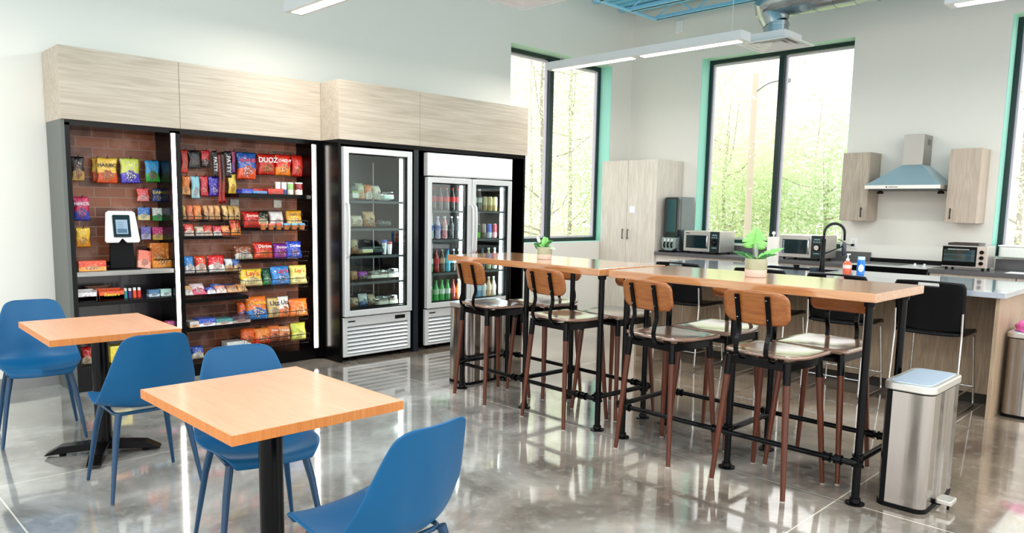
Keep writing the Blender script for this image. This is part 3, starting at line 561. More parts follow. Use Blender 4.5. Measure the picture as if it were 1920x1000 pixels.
CGLASS = glassy('cooler_glass', 'eef6f4', .06)
def cooler(x0, x1, ndoor, ztop, label, lightbox):
    c = E('glass_door_cooler', (x0, Fb, 0), label=label, cat='cooler', group='glass door coolers'); W = x1-x0; D = .62
    dk = M('cooler_interior', '0c0e10', .4)
    G().box(0, .035, .03, D, .06, ztop).box(W-.035, W, .03, D, .06, ztop).box(.035, W-.035, D-.03, D, .06, ztop).box(.035, W-.035, .03, D-.03, ztop-.03, ztop).box(.035, W-.035, .03, D-.03, .06, .44).done('cooler_body', dk, c)
    # grille
    g = G().ring(0, W, .047, .415, (.045, .03, .02, .085), -.005, .03, ax=1); g.done('grille_frame', SILV, c, bevel=.003)
    g = G()
    for k in range(7):
        z = .075+k*.0365
        v = [g.bm.verts.new(p) for p in ((.045, .0, z), (W-.03, .0, z), (W-.03, .02, z+.024), (.045, .02, z+.024))]; g.bm.faces.new(v)
    g.done('louvre_slats', SILV, c, solid=.006)
    G().box(.04, W-.025, .028, .031, .06, .34).done('grille_backing', BLKM, c)
    G().box(W-.19, W-.07, -.008, -.004, .36, .395).done('display', M('display_black', '101014', .2), c)
    G().box(.05, .13, -.007, -.004, .372, .384).done('name_badge', BLKM, c)
    for x in (.07, .16, W-.2, W-.1): G().tube([(x, .05, .03), (x+.02, .05, .03)], .028, 12).box(x-.004, x+.024, .03, .07, .035, .06).done('caster', BLKM, c, smooth=40)
    zt = ztop-.0 if not lightbox else 1.755
    n = ndoor; wd = W/n
    for k in range(n):
        a0, a1 = k*wd+.004, (k+1)*wd-.004
        d = G().ring(a0, a1, .428, zt-.008, (.052, .052, .055, .055), -.035, .02, ax=1).done('door', SILV, c, bevel=.004)
        G().ring(a0+.052, a1-.052, .483, zt-.063, .01, -.02, .02, ax=1).done('door_gasket', BLKM, d)
        G().box(a0+.05, a1-.05, -.012, -.007, .48, zt-.06).done('pane', CGLASS, d)
        hxp = a0+.02 if (n == 1 or k == 1) else a1-.02
        G().tube(arc([(hxp, -.035, .98), (hxp, -.075, 1.0), (hxp+.0, -.085, 1.28), (hxp, -.075, 1.46), (hxp, -.035, 1.48)], .12), .011, 8).done('door_handle', SILV, d, smooth=60)
        G().box(a1-.075, a1-.045, .06, .075, .5, zt-.08).done('light_strip', emissive('cooler_led', 'f4fbff', 14), c)
        g = G()
        for q in range(24): g.box(a1-.078, a1-.042, .058, .06, .52+q*(zt-.62)/24, .526+q*(zt-.62)/24)
        g.done('strip_clips', SILV, c)
        if lightbox: G().box(a0, a0+.06, -.03, 0, zt-.006, zt+.004).done('hinge', BLKM, c)
    for z in ((1.497, 1.24, .982, .733, .468) if n == 1 else (1.417, 1.12, .775, .452)):
        g = G()
        for a in (.05, .2, .35, .5, .58): g.tube([(.036, a, z-.006), (W-.036, a, z-.006)], .004, 6)
        q = .05
        while q < W-.04: g.tube([(q, .05, z-.004), (q, .58, z-.004)], .0022, 4); q += .03
        g.done('wire_shelf', M('shelf_wire', '3c4042', .35, .6), c)
        G().box(.036, W-.036, .035, .045, z-.022, z).done('shelf_price_rail', M('price_rail', '5c6264', .3), c)
    for x in ((.69,) if n == 1 else (.50, 1.08)):
        G().box(x-.004, x+.004, .5, .508, .46, zt-.1).done('shelf_upright', SILV, c)
    if lightbox:
        G().box(0, W, -.03, .2, zt+.004, ztop).done('header_box', SILV, c, bevel=.003)
        G().box(.012, W-.012, -.034, -.029, zt+.02, ztop-.012).done('light_box_sign', emissive('lightbox_face', 'f6fbfa', 1.05), c)
    return c
cooler(3.735, 4.512, 1, 1.985, 'single glass door cooler full of packed sandwiches and trays', False)
cooler(4.70, 5.89, 2, 1.985, 'double glass door drinks cooler with blank white lit header', True)

# ------------------------------------------------------------------ snack goods
def bag_mesh(g, w, h, d, seed, wave=1):
    rn = random.Random(seed); a = rn.uniform(0, 6); bq = rn.uniform(3, 6); c = rn.uniform(-.5, .5)
    def f(side):
        def q(u, v):
            U = 2*u-1; e = .045
            V = min(max((v-e)/(1-2*e), 0), 1)
            t = (max(0, 1-abs(U)**2.6))**.55*(max(0, 1-abs(2*V-1)**3.2))**.6
            cr = .10*math.sin(U*bq+V*5+a)+.07*math.sin(V*17+U*6*c+a*2)+.05*math.sin(U*19+a)
            y = side*d/2*t*(1+cr*.9)+.0012*math.sin(u*w*900)*(1-t)
            sx = 1-.07*math.sin(PI*V)*(1-abs(U)*.1)
            return (U*w/2*sx+.003*math.sin(v*9+a), y, v*h)
        return q
    g.grid(f(-1), 14, 16, uv=True); g.grid(f(1), 14, 16, uv=True); return g
HOOK = M('peg_hook_steel', '1c1c1e', .35, .5)
GRP = {'bag': 'packaged snacks in the snack cabinet', 'box': 'packaged snacks in the snack cabinet', 'cup': 'packaged snacks in the snack cabinet', 'can': 'packaged snacks in the snack cabinet'}
CAT = {'chip_bag': 'bag of chips', 'candy_bag': 'candy bag', 'cookie_bag': 'cookie bag', 'cracker_bag': 'cracker bag', 'snack_bag': 'snack bag', 'jerky_pack': 'snack pack', 'mint_pack': 'gum pack', 'snack_box': 'snack box', 'candy_box': 'candy box', 'chip_can': 'chip can', 'fruit_cup': 'fruit cup', 'gum_bottle': 'gum bottle', 'cookie_pack': 'cookie pack', 'pastry_pack': 'pastry pack'}
def make_snack(i, kind, sh, label, c1, c2, c3, tx, tc, x, y, z, w, h, d, tilt):
    m = print_mat(c1, c2, c3); sub = False
    if sh == 'bag':
        o = bag_mesh(G(), w, h, d, i).done(kind, m, smooth=180, merge=True); tz, ty = h*.70, -d*.56-.002
        if tilt: h0 = 0
    elif sh == 'box':
        g = G()
        if h > .12 and kind == 'snack_box' and d > .1 and 'display' in label:
            g.box(-w/2, w/2, -d/2, -d/2+.004, 0, h*.3).box(-w/2, w/2, d/2-.004, d/2, 0, h).box(-w/2, -w/2+.004, -d/2, d/2, 0, h*.8).box(w/2-.004, w/2, -d/2, d/2, 0, h*.8).box(-w/2, w/2, -.01, d/2, h*.32, h).box(-w/2, w/2, -d/2, d/2, 0, .004)
        elif 'open carton' in label or 'white and red candy' in label or 'peanut cup' in label:
            g.box(-w/2, w/2, -d/2, -d/2+.003, 0, h*.8).box(-w/2, w/2, d/2-.003, d/2, 0, h).box(-w/2, -w/2+.003, -d/2, d/2, 0, h*.95).box(w/2-.003, w/2, -d/2, d/2, 0, h*.95).box(-w/2, w/2, -d/2, d/2, 0, h*.45)
        else: g.box(-w/2, w/2, -d/2, d/2, 0, h)
        o = g.done(kind, m, bevel=.002, uvxz=(-w/2, w/2, 0, h)); tz, ty = h*.5, -d/2-.001
    elif sh == 'can':
        r = w*.44
        o = G().lathe([(r*.96, 0), (r, .004), (r, h-.012)], n=20).done(kind, print_mat(c1, c2, ''), smooth=40, uvxz=(-r, r, 0, h))
        G().lathe([(r*1.03, h-.012), (r*1.03, h-.002), (r*.9, h)], n=20).done('cap', M('can_cap', 'f0f0ec', .4), o, smooth=40); tz = ty = 0
    else:
        r = w*.44
        o = G().lathe([(r*.75, 0), (r*.8, .003), (r, h*.72)] if kind == 'fruit_cup' else [(r, 0), (r, h*.72)], n=18).done(kind, M('body_'+(c2 if kind == 'fruit_cup' else c1), c2 if kind == 'fruit_cup' else c1, .25), smooth=40)
        G().lathe([(r*1.08, h*.72), (r*1.08, h*.8), (r*.95, h*.82), (r*.9, h)] if kind == 'fruit_cup' else [(r*.8, h*.72), (r*.85, h*.95), (r*.6, h)], n=18).done('lid', M('lid_'+(c1 if kind == 'fruit_cup' else c2), c1 if kind == 'fruit_cup' else c2, .3), o, smooth=40); tz = ty = 0
    o.location = (x, y, z)
    if tilt: o.rotation_euler = (rad(-tilt), 0, R.uniform(-.06, .06)); o.location.z = z+.01+d/2*math.sin(rad(tilt))
    elif sh == 'bag': o.rotation_euler = (0, R.uniform(-.03, .03), R.uniform(-.12, .12))
    if 'leaning' in label: o.rotation_euler = (rad(-6), rad(8), .1)
    tag(o, label, CAT[kind], 'packaged snacks in the snack cabinet')
    if tx:
        tm = M('ink_'+tc, tc, .4)
        if h > w*3: text(tx, o, (0, ty, h*.5), h*.8, w*.75, tm, rot=(PI/2, PI/2, 0))
        else: text(tx, o, (0, ty, tz), w*.9, h*.34, tm)
    hang = sh in ('bag', 'box') and not tilt and ((y > 6.38 and z > .95 and 'lying' not in label) )
    if hang:
        top = z+h*.97; G().tube(arc([(x, K-.03, top), (x, y-.02, top), (x, y-.035, top+.018)], .012, 3), .0028, 6).done('peg_hook', HOOK, A, smooth=60)
for i, r in enumerate(SNACKS): make_snack(i, *r)
# lettering on the bars waiting in the display box is left plain

def basket(x0, x1, y0, y1, z, hf, lab, name='wire_basket', n=5):
    t = E(name, (x0, y0, z), label=lab, cat='wire basket', group='black wire snack baskets'); W = x1-x0; D = y1-y0; r = .0022
    g = G()
    k = 0
    while k*.035 <= W: g.tube([(k*.035, .0, 0), (k*.035, D, 0)], r*.8, 5); k += 1
    for q in (0, D*.33, D*.66, D): g.tube([(0, q, -.003), (W, q, -.003)], r, 5)
    g.done('basket_floor', HOOK, t)
    fl = hf*.35
    g = G().tube([(0, D, .10), (-.0, -fl, hf), (W, -fl, hf), (W, D, .10)], r*1.5, 6).tube([(0, -fl*.5, hf*.5), (W, -fl*.5, hf*.5)], r, 5)
    g.done('basket_rim', HOOK, t)
    g = G(); k = 0
    while k*.045 <= W+.001: g.tube([(k*.045, 0, 0), (k*.045, -fl, hf)], r*.75, 5); k += n
    for e in (0, W):
        g.tube([(e, 0, 0), (e, D, 0)], r, 5)
        for q in range(6): g.tube([(e, D*q/6, 0), (e, D*q/6-fl*(1-q/6), hf+(.1-hf)*q/6)], r*.75, 5)
    g.done('upright_wires', HOOK, t)
    G().box(.05, W-.05, D, D+.012, .0, .03).done('back_rail', HOOK, t)
for z, wd in ((1.218, 'first (uppermost)'), (.934, 'second'), (.691, 'third'), (.386, 'fourth'), (.161, 'lowest')):
    basket(3.0 if z == .386 else 2.965, 3.585, 6.235, 6.52, z, .085, wd+' long wire chip basket down the right side of the snack cabinet')
for x0, x1, wd in ((2.47, 2.665, 'left'), (2.675, 2.835, 'middle'), (2.845, 2.962, 'right')):
    basket(x0, x1, 6.32, 6.52, 1.288, .05, wd+' one of three short wire trays of cookie sleeves', 'wire_tray')
basket(2.43, 2.96, 6.3, 6.52, 1.148, .05, 'wire tray of red cookie bags below the three short trays', 'wire_tray')
basket(2.43, 2.96, 6.3, 6.52, .834, .05, 'wire tray of blue, orange and red topped cookie bags above the pastries', 'wire_tray')

# payment kiosk
kz = E('payment_kiosk', (2.0, 6.33, .918), rz=rad(-8), label='white tablet payment kiosk on a black stand on the grey counter', cat='payment kiosk')
G().prism(rrect(-.125, .125, -.09, .1, .03), 0, .008).done('stand_base', BLKM, kz, bevel=.002)
G().tube([(-.06, .04, .03), (-.06, .04, .06)], .05, 16).done('cable_collar', BLKM, kz, smooth=40)
g = G(); v = [g.bm.verts.new(p) for p in ((-.09,-.02,.008),(.09,-.02,.008),(.09,.03,.008),(-.09,.03,.008),(-.082,.0,.26),(.082,.0,.26),(.082,.03,.26),(-.082,.03,.26))]
for f in ((0,3,2,1),(4,5,6,7),(0,1,5,4),(1,2,6,5),(2,3,7,6),(3,0,4,7)): g.bm.faces.new([v[i] for i in f])
g.done('stand_column', BLKM, kz, bevel=.004)
hd = G().prism([(-.125,-.11),(-.115,-.125),(-.03,-.125),(0,-.09),(.03,-.125),(.115,-.125),(.125,-.11),(.105,.115),(.085,.13),(-.085,.13),(-.105,.115)], 0, .02, ax=1).done('tablet_holder', WHITE, kz, bevel=.003, loc=(0, -.03, .335), rot=(rad(-16), 0, rad(0)))
G().prism(rrect(-.062, .062, -.085, .095, .008), -.012, -.001, ax=1).done('tablet', M('tablet_black', '0c1216', .15, coat=.5), hd, bevel=.002)
G().box(-.042, .042, -.0135, -.012, -.06, .055).done('screen', emissive('tablet_screen', 'a8c4d8', .8), hd)
g = G()
for q in range(4): g.box(-.03, .012, -.0145, -.0136, .03-q*.016, .033-q*.016)
g.box(-.035, .035, -.0145, -.0136, -.052, -.02).done('screen_text_rows', emissive('screen_rows', '6c8ca8', .7), hd)

# ------------------------------------------------------------------ cooler contents
def bottle(col, lab_c, cap, h=.235, r=.031):
    o = G().lathe([(r*.8, 0), (r, .008), (r, h*.18), (r*.9, h*.28), (r, h*.4), (r*.98, h*.58), (r*.7, h*.72), (r*.42, h*.85), (r*.4, h*.93)], n=16).done('drink_bottle', M('drink_'+col, col, .08, coat=.6, spec=.7), smooth=60)
    if lab_c: G().lathe([(r*1.02, h*.38), (r*1.02, h*.60)], n=16).done('bottle_label', M('blabel_'+lab_c, lab_c, .4), o, smooth=40)
    G().lathe([(r*.47, h*.92), (r*.47, h)], n=12).done('cap', M('bcap_'+cap, cap, .4), o, smooth=40); return o
def can(col, col2, h=.155, r=.031):
    o = G().lathe([(r*.8, 0), (r, .01), (r, h-.012), (r*.8, h-.002)], n=16).done('drink_can', print_mat(col, col2, '', .25), smooth=50, uvxz=(-r, r, 0, h))
    G().lathe([(r*.82, h-.003), (r*.82, h), (r*.6, h-.002)], n=16).done('can_top', CHROME, o, smooth=40); return o
ORD = ['first', 'second', 'third', 'fourth', 'fifth', 'sixth', 'seventh']
ROWS = [  # shelf name, z, door, x range, items (name, kind, colours)
 ('top', 1.419, 'left', 4.92, 5.27, [('dark cola', 'b', '2a1210', 'd81c24', 'c81820')]*5),
 ('second', 1.122, 'left', 4.89, 5.26, [('pale drink', 'b', 'c8d8e0', '3c68c8', 'f0f0f0'), ('milky drink', 'b', 'd8c8e8', 'a8a0e0', 'e8e8f8'), ('pink drink', 'b', 'e08890', 'e8c8c0', 'f4f0f0'), ('dark tea', 'b', '20282c', '404850', 'e8e8e8'), ('dark soda', 'b', '1c2224', '303840', 'f0f0f0')]),
 ('third', .777, 'left', 4.885, 5.28, [('green soda', 'b', '1c8c48', 'd0e8d8', 'f0f0f0'), ('red punch', 'b', 'b81828', 'e03040', 'c01820'), ('brown soda', 'b', '40241c', 'c8a890', 'c8b0a0'), ('cyan sports drink', 'b', '28b0d0', '70d0e8', '1c58b0'), ('dark cola', 'b', '1c1412', 'e0e4f0', 'c8c8d0'), ('black soda', 'b', '181a1c', 'b0b8c0', 'd0d0d0')]),
 ('lowest', .454, 'left', 4.885, 5.28, [('green soda', 'b', '28b450', '147830', '28a848'), ('lime soda', 'b', '38c058', 'c8e8c0', '30a850'), ('bright green soda', 'b', '30b858', 'e8f0e0', '38b050'), ('emerald soda', 'b', '28a04c', 'd8e8d8', '289048'), ('dark red soda', 'b', '8c1c20', 'b84038', '701418'), ('orange soda', 'b', 'f07818', 'f49028', 'e0e0d8')]),
 ('top', 1.419, 'right', 5.49, 5.80, [('clear water', 'b', 'c8d4c8', 'e0e8d8', 'f8f8f8'), ('dark syrup', 'b', '4c5450', 'c8ccc4', 'f4f4f4'), ('tan coffee', 'c', 'd8c090', 'a88c58', ''), ('gold coffee', 'c', 'e0cc98', 'b09860', ''), ('pale gold coffee', 'c', 'e8d8a0', 'b8a068', '')]),
 ('second', 1.122, 'right', 5.55, 5.80, [('green energy', 'c', '203028', '78c840', ''), ('brown energy', 'c', 'a08870', '604c38', ''), ('blue energy', 'c', '3858c8', 'd0d8e8', ''), ('red energy', 'c', 'b82838', 'e0a0a0', '')]),
 ('third', .777, 'right', 5.53, 5.81, [('red capped', 'b', 'a82828', 'd8c8c0', 'e03028'), ('navy', 'b', '1c3858', '284868', '203040'), ('olive', 'b', 'a0a878', 'c8cca0', 'd8e0c0'), ('clear', 'b', 'c0ccc8', 'e0e8e0', 'e8f0e8')]),
 ('lowest', .454, 'right', 5.50, 5.80, [('pale blue', 'b', 'a0c8e0', 'd8e8f0', 'f0f0f0'), ('sky blue', 'b', '80b0d8', 'c0d8e8', '4888c0'), ('white', 'b', 'd8dcdc', 'f0f0f0', 'f0f0f0'), ('peach', 'b', 'e8b088', 'f0d0b0', 'f0f0e8'), ('straw', 'b', 'c8ccb8', 'e0e0d0', 'f0f0f0')]),
]
for sn, z, dr, x0, x1, its in ROWS:
    n = len(its)
    for k, it in enumerate(its):
        o = bottle(*it[2:]) if it[1] == 'b' else can(it[2], it[3])
        x = x0-.0+(x1-x0)*k/max(1, n-1)
        o.location = (x, 6.02, z)
        tag(o, '%s %s, %s from the left, %s shelf behind the drinks cooler\'s %s door' % (it[0], 'bottle' if it[1] == 'b' else 'can', ORD[k], sn, dr), 'bottle' if it[1] == 'b' else 'can', 'drinks in the double cooler')
FOODS = [(1.499, [('white and green salad cup', 'tray', 'e8ece4', '90b070', .07, .12), ('green sandwich box', 'bag', 'c8d0b0', 'e8a060', .09, .16), ('orange and white wrap', 'bag', 'e8842c', 'f0ece0', .08, .15), ('cream wrap', 'bag', 'e8e0d0', 'c8c0a8', .09, .14), ('pale green box', 'tray', 'd0e8dc', 'f0f4f0', .11, .07)]),
 (1.242, [('sliced bread', 'bag', 'e8d8c0', 'd8c0a0', .15, .11), ('brown pastry', 'bag', 'd8b080', 'a86c38', .13, .15), ('black lidded salad', 'tray', '202828', '485450', .14, .05)]),
 (.984, [('small muffin', 'bag', 'e0c8a0', 'b07848', .10, .14), ('cream dip', 'tray', 'f0e0a8', 'e8e8e0', .12, .06), ('dark lidded', 'tray', '1c2c30', '304448', .12, .06), ('blue capped yogurt', 'cup', '2058c0', 'e8ecf0', .055, .14), ('red and white yogurt', 'cup', 'a83038', 'f0f0f0', .055, .12)]),
 (.735, [('orange bread roll', 'bag', 'e0a878', 'd08850', .08, .09), ('purple labelled wrap', 'bag', 'b850c0', '584c58', .11, .08), ('deli meat', 'tray', 'ece4d8', '7c6c5c', .19, .08), ('sliced cheese', 'tray', 'd8d4c8', '585450', .13, .09)]),
 (.470, [('bread roll', 'bag', 'd8b898', 'b88c60', .09, .10), ('white and blue wrap', 'bag', 'e8ece8', '3c6cb0', .10, .13), ('tan wrap', 'bag', 'c8b498', '8c7458', .08, .12), ('pale pasta', 'tray', 'dcd4c4', '948470', .115, .09), ('sliced sandwich', 'tray', 'd8d0c0', '746454', .105, .09)])]
SH = ('top', 'second', 'third', 'fourth', 'lowest')
for (z, its), sn in zip(FOODS, SH):
    x = 3.915
    for k, (nm, kd, c1, c2, w_, h_) in enumerate(its):
        if kd == 'bag': o = bag_mesh(G(), w_, h_, .08, 300+k+int(z*100)).done('food_pack', print_mat(c1, c2, 'f4f0e4'), smooth=180, merge=True); o.rotation_euler = (rad(-14), 0, R.uniform(-.1, .1)); dz = .012
        elif kd == 'tray':
            o = G().box(-w_/2, w_/2, -.055, .055, 0, h_*.6).done('food_tray', print_mat(c2, c1, '', .4), bevel=.006, uvxz=(-w_/2, w_/2, 0, h_))
            G().box(-w_/2, w_/2, -.056, .056, h_*.6, h_).done('clear_lid', glassy('clear_plastic', 'f4f8f6', .25, .08), o, bevel=.008); dz = 0; o.rotation_euler = (rad(-9), 0, 0); dz = .014
        else:
            o = G().lathe([(w_*.35, 0), (w_*.45, h_*.8)], n=16).done('food_cup', M('cup_'+c2, c2, .4), smooth=40); G().lathe([(w_*.48, h_*.8), (w_*.48, h_)], n=16).done('lid', M('cuplid_'+c1, c1, .4), o, smooth=40); dz = 0
        o.location = (x+w_/2, 6.02, z+dz); x += w_+.008
        tag(o, '%s pack on the %s shelf of the food cooler' % (nm, sn) if kd != 'cup' else '%s cup on the %s shelf of the food cooler' % (nm, sn), 'packed food', 'packed food in the single cooler')
# ------------------------------------------------------------------ small square tables
def small_table(x, y, rz, lab):
    t = E('square_cafe_table', (x, y, 0), rz=rz, label=lab, cat='table', group='small square tables')
    G().box(-.322, .322, -.385, .385, .715, .75).done('tabletop', [MAPLE], t, bevel=.002)
    g = G().ring(-.3235, .3235, -.3865, .3865, .0025, .716, .7495, ax=2); g.done('edge_band', wood('edge_band_wood', 'c87434', 'd88a48', 2, .45, 20, 6), t)
    G().tube([(0, 0, .05), (0, 0, .70)], .044, 24).done('pole', BLACK, t, smooth=40)
    G().box(-.13, .13, -.13, .13, .703, .715).done('mounting_plate', BLKM, t)
    for k in range(4):
        A_ = rad(-25+90*k); L_ = .30; g = G(); w1, w2 = .038, .032
        prof = [(0.03, .075), (L_*.75, .06), (L_, .018), (L_, .012), (L_*.7, .02), (.03, .03)]
        g.prism(prof, -w1, w1, ax=1)
        o = g.done('base_arm', BLACK, t, bevel=.003, rot=(0, 0, A_))
        G().lathe([(.018, 0), (.018, .02)], (L_*.72, 0, 0), 12).done('foot_glide', BLKM, o)
    return t
small_table(1.31, 4.595, rad(-2), 'small square maple table by the snack cabinet, nearer the wall')
small_table(1.283, 2.515, 0, 'small square maple table in front, nearest the viewer')

# ------------------------------------------------------------------ blue shell chairs
def shell(u, v):
    """u across -1..1, v from seat front 0 to backrest top 1"""
    P = [(.235, .425, .155), (.225, .447, .185), (.16, .455, .212), (.05, .445, .228), (-.08, .437, .236), (-.155, .452, .234), (-.195, .50, .228), (-.215, .57, .218), (-.235, .64, .200), (-.252, .71, .180), (-.263, .76, .164), (-.269, .792, .150), (-.273, .812, .128), (-.275, .822, .090)]
    t = v*(len(P)-1); i = min(int(t), len(P)-2); f = t-i
    p0, p1, p2, p3 = P[max(i-1, 0)], P[i], P[i+1], P[min(i+2, len(P)-1)]
    def cr(k): return .5*((2*p1[k])+(-p0[k]+p2[k])*f+(2*p0[k]-5*p1[k]+4*p2[k]-p3[k])*f*f+(-p0[k]+3*p1[k]-3*p2[k]+p3[k])*f**3)
    x, z, hw = cr(0), cr(1), cr(2); U = 2*u-1
    back = min(1, max(0, (v-.36)/.13))
    z += .028*abs(U)**2.4*(1-back)*min(1, v*5+.25); x += .055*abs(U)**2.2*back*(1-.8*max(0, (v-.62)/.38))+.03*(1-abs(U))*0
    mid = math.exp(-((v-.40)/.11)**2); x += .05*abs(U)**2.2*mid; z += .02*abs(U)**2*mid
    if v < .08: z -= .010*(1-v/.08)*1
    return (x, U*hw, z)
def make_chair():
    t = E('blue_shell_chair', (0, 0, 0))
    G().grid(shell, 22, 48).done('seat_shell', BLUE, t, smooth=180, solid=.009, sub=1)
    g = G().tube(arc([(.15, -.165, .425), (.15, .165, .425), (-.13, .16, .418), (-.13, -.16, .418), (.15, -.165, .425)], .04), .009, 8)
    g.done('under_frame', BLUEL, t, smooth=60)
    for sx in (1, -1):
        for sy in (1, -1):
            G().tube([(sx*.14, sy*.15, .425), (sx*.17, sy*.175, .30), (sx*.215, sy*.215, .006)], [.0165, .015, .0085], 12).done('leg', BLUEL, t, smooth=60)
    return t
ch0 = make_chair(); G_CH = 'blue shell chairs at the small square tables'
IX = {}
def place(o, x, y, rz, label, cat, group, first):
    if not first: n = dup(o)
    else: n = o
    n.location = (x, y, 0); n.rotation_euler = (0, 0, rz); return tag(n, label, cat, group)
place(ch0, 1.13, 5.19, rad(-98), 'blue shell chair beyond the table by the snack cabinet, facing forward', 'chair', G_CH, True)
place(ch0, 1.31, 3.945, rad(88), 'blue shell chair between the two small tables, seen from behind', 'chair', G_CH, False)
place(ch0, 1.42, 2.90, rad(-100), 'blue shell chair partly hidden beyond the nearest square table', 'chair', G_CH, False)
place(ch0, 1.33, 1.90, rad(96), 'nearest blue shell chair, its back turned, cut by the lower frame edge', 'chair', G_CH, False)

# ------------------------------------------------------------------ tall pipe tables
def pipe(g, a, b_, r=.017): g.tube([a, b_], r, 14)
def fit(g, c, ax, r=.025, L=.03):
    v = Vector((0, 0, 0)); v[ax] = L; c = Vector(c); g.tube([c-v, c+v], r, 14); g.tube([c-v*1.05, c-v*.75], r*1.18, 14); g.tube([c+v*.75, c+v*1.05], r*1.18, 14)
def tall_table(x, y, rz, lab):
    t = E('tall_pipe_table', (x, y, 0), rz=rz, label=lab, cat='table', group='tall butcher block tables'); hw = .24; rl = .225
    G().box(-.345, .345, -.793, .793, 1.035, 1.08).done('tabletop', wood('butcher_y', 'bc7846', 'd09664', 1, .2, 12, 3, knots=.6, coat=1, dark='a86a38'), t, bevel=.004)
    for sx in (-1, 1):
        for py in (-.73, -.02, .72):
            g = G(); px = sx*hw
            g.tube([(px, py, .01), (px, py, 1.03)], .019, 16)
            lg = g.done('leg', BLACK, t, smooth=40)
            G().lathe([(.046, 0), (.046, .008), (.028, .012), (.026, .032), (.019, .034)], (px, py, 0), 24).done('floor_flange', BLACK, lg, smooth=35)
            G().lathe([(.026, 0), (.028, .02), (.046, .024), (.046, .031)], (px, py, 1.004), 24).done('top_flange', BLACK, lg, smooth=35)
        g = G(); ox = sx*(hw+.055); ys = (-.73, -.02, .72)
        g.tube(arc([(sx*hw, ys[0], rl), (ox, ys[0], rl), (ox, ys[0]+.06, rl)], .03), .0165, 12); g.tube(arc([(sx*hw, ys[2], rl), (ox, ys[2], rl), (ox, ys[2]-.06, rl)], .03), .0165, 12)
        g.tube([(ox, ys[0]+.05, rl), (ox, ys[2]-.05, rl)], .0145, 12); g.done('foot_rail', BLACK, t, smooth=45)
        for yy in ys:
            g = G(); fit(g, (sx*hw, yy, rl), 2); fit(g, (sx*(hw+.02), yy, rl), 0, .023, .02)
            if yy == ys[1]: g.tube([(sx*hw, yy, rl), (ox, yy, rl)], .0165, 12)
            g.done('pipe_tee', BLACK, t, smooth=35)
        for yy in (ys[0]+.13, ys[0]+.075, ys[2]-.075, ys[1]+.05):
            g = G(); fit(g, (ox, yy, rl), 1, .0215, .017); g.done('pipe_coupling', BLACK, t, smooth=35)
    for yy in (-.73, -.02, .72): G().tube([(-hw, yy, rl), (hw, yy, rl)], .0165, 12).done('cross_rail', BLACK, t, smooth=45)
    return t
tall_table(4.115, 3.68, rad(-3.3), 'tall butcher block pipe table nearer the drinks cooler, small round plant on it')
tall_table(4.06, 2.035, rad(-.5), 'tall butcher block pipe table next to the steel pedal bin')

# ------------------------------------------------------------------ tall wooden stools (front = +x)
def make_stool():
    t = E('tall_wooden_stool')
    def seat(u, v):
        U, V = 2*u-1, 2*v-1; k = 1-.10*max(0, -V)**3*abs(U)**2
        sq = lambda a, b_: a*math.sqrt(max(0, 1-.18*b_*b_))
        x, y = sq(V, U)*.205*(1 if V > 0 else 1), sq(U, V)*.215*k
        if V > 0: y = U*.215*(1-.02*V); x = V*.205
        return (x, y, .722-.014*(1-abs(U)**2)*(1-V*V)+.008*max(0, -V)**2)
    G().grid(seat, 18, 18).done('seat', SEATW, t, smooth=180, solid=.018, bevel=0)
    G().ring(-.17, .175, -.175, .175, .022, .655, .70, ax=2).done('seat_frame', BLACK, t, bevel=.003)
    for sx in (1, -1):
        for sy in (1, -1):
            a_, b_ = Vector((sx*.163, sy*.163, .70)), Vector((sx*.208, sy*.208, .004)); m1 = a_.lerp(b_, .16)
            lg = G().tube([m1, b_], [.0185, .0125], 14).done('leg', BROWN, t, smooth=60)
            G().tube([a_, m1], [.0195, .019], 14).done('leg_socket', BLACK, lg, smooth=40)
            G().tube([b_+Vector((0, 0, .002)), b_-Vector((0, 0, .004))], .0125, 12).done('foot_glide', M('felt_glide', 'b8b0a8', .8), lg)
    pts = [(-.10, .690), (-.175, .690), (-.222, .705), (-.240, .745), (-.236, .79), (-.218, .83), (-.216, .86), (-.232, .93), (-.258, 1.035)]
    for sy in (1, -1):
        P = arc([(x, sy*.085, z) for x, z in pts], .03, 3)
        # flat steel bar: swept rectangle
        g = G(); k = len(P); rings = []
        for i, p in enumerate(P):
            tn = (P[min(i+1, k-1)]-P[max(i-1, 0)]).normalized(); nn = Vector((tn.z, 0, -tn.x))*.0055; yy = Vector((0, .0115, 0))
            rings.append([g.bm.verts.new(p+q) for q in (nn+yy, nn-yy, -nn-yy, -nn+yy)])
        for i in range(k-1):
            for j in range(4): g.bm.faces.new((rings[i][j], rings[i][(j+1) % 4], rings[i+1][(j+1) % 4], rings[i+1][j]))
        g.bm.faces.new(rings[0]); g.bm.faces.new(rings[-1][::-1])
        g.done('back_post', BLACK, t, smooth=50)
        g = G()
        for z, x in ((.915, -.236), (1.015, -.262)): g.tube([(x, sy*.085, z), (x-.0045, sy*.085, z)], .0035, 8)
        g.done('back_screw', CHROME, t)
    def back(u, v):
        U = 2*u-1; V = 2*v-1; hw = .185
        e = max(0, abs(V)-.45)/.55; k = 1-.17*e**2.2
        y = U*hw*k; zz = .972+V*.087*(1-.10*abs(U)**4)
        return (-.2145-(zz-.88)*.21+.028*abs(U)**2, y, zz)
    G().grid(back, 22, 14).done('backrest', PLY, t, smooth=180, solid=.011)
    return t
st0 = make_stool(); GS = 'wooden stools along the tall pipe tables'
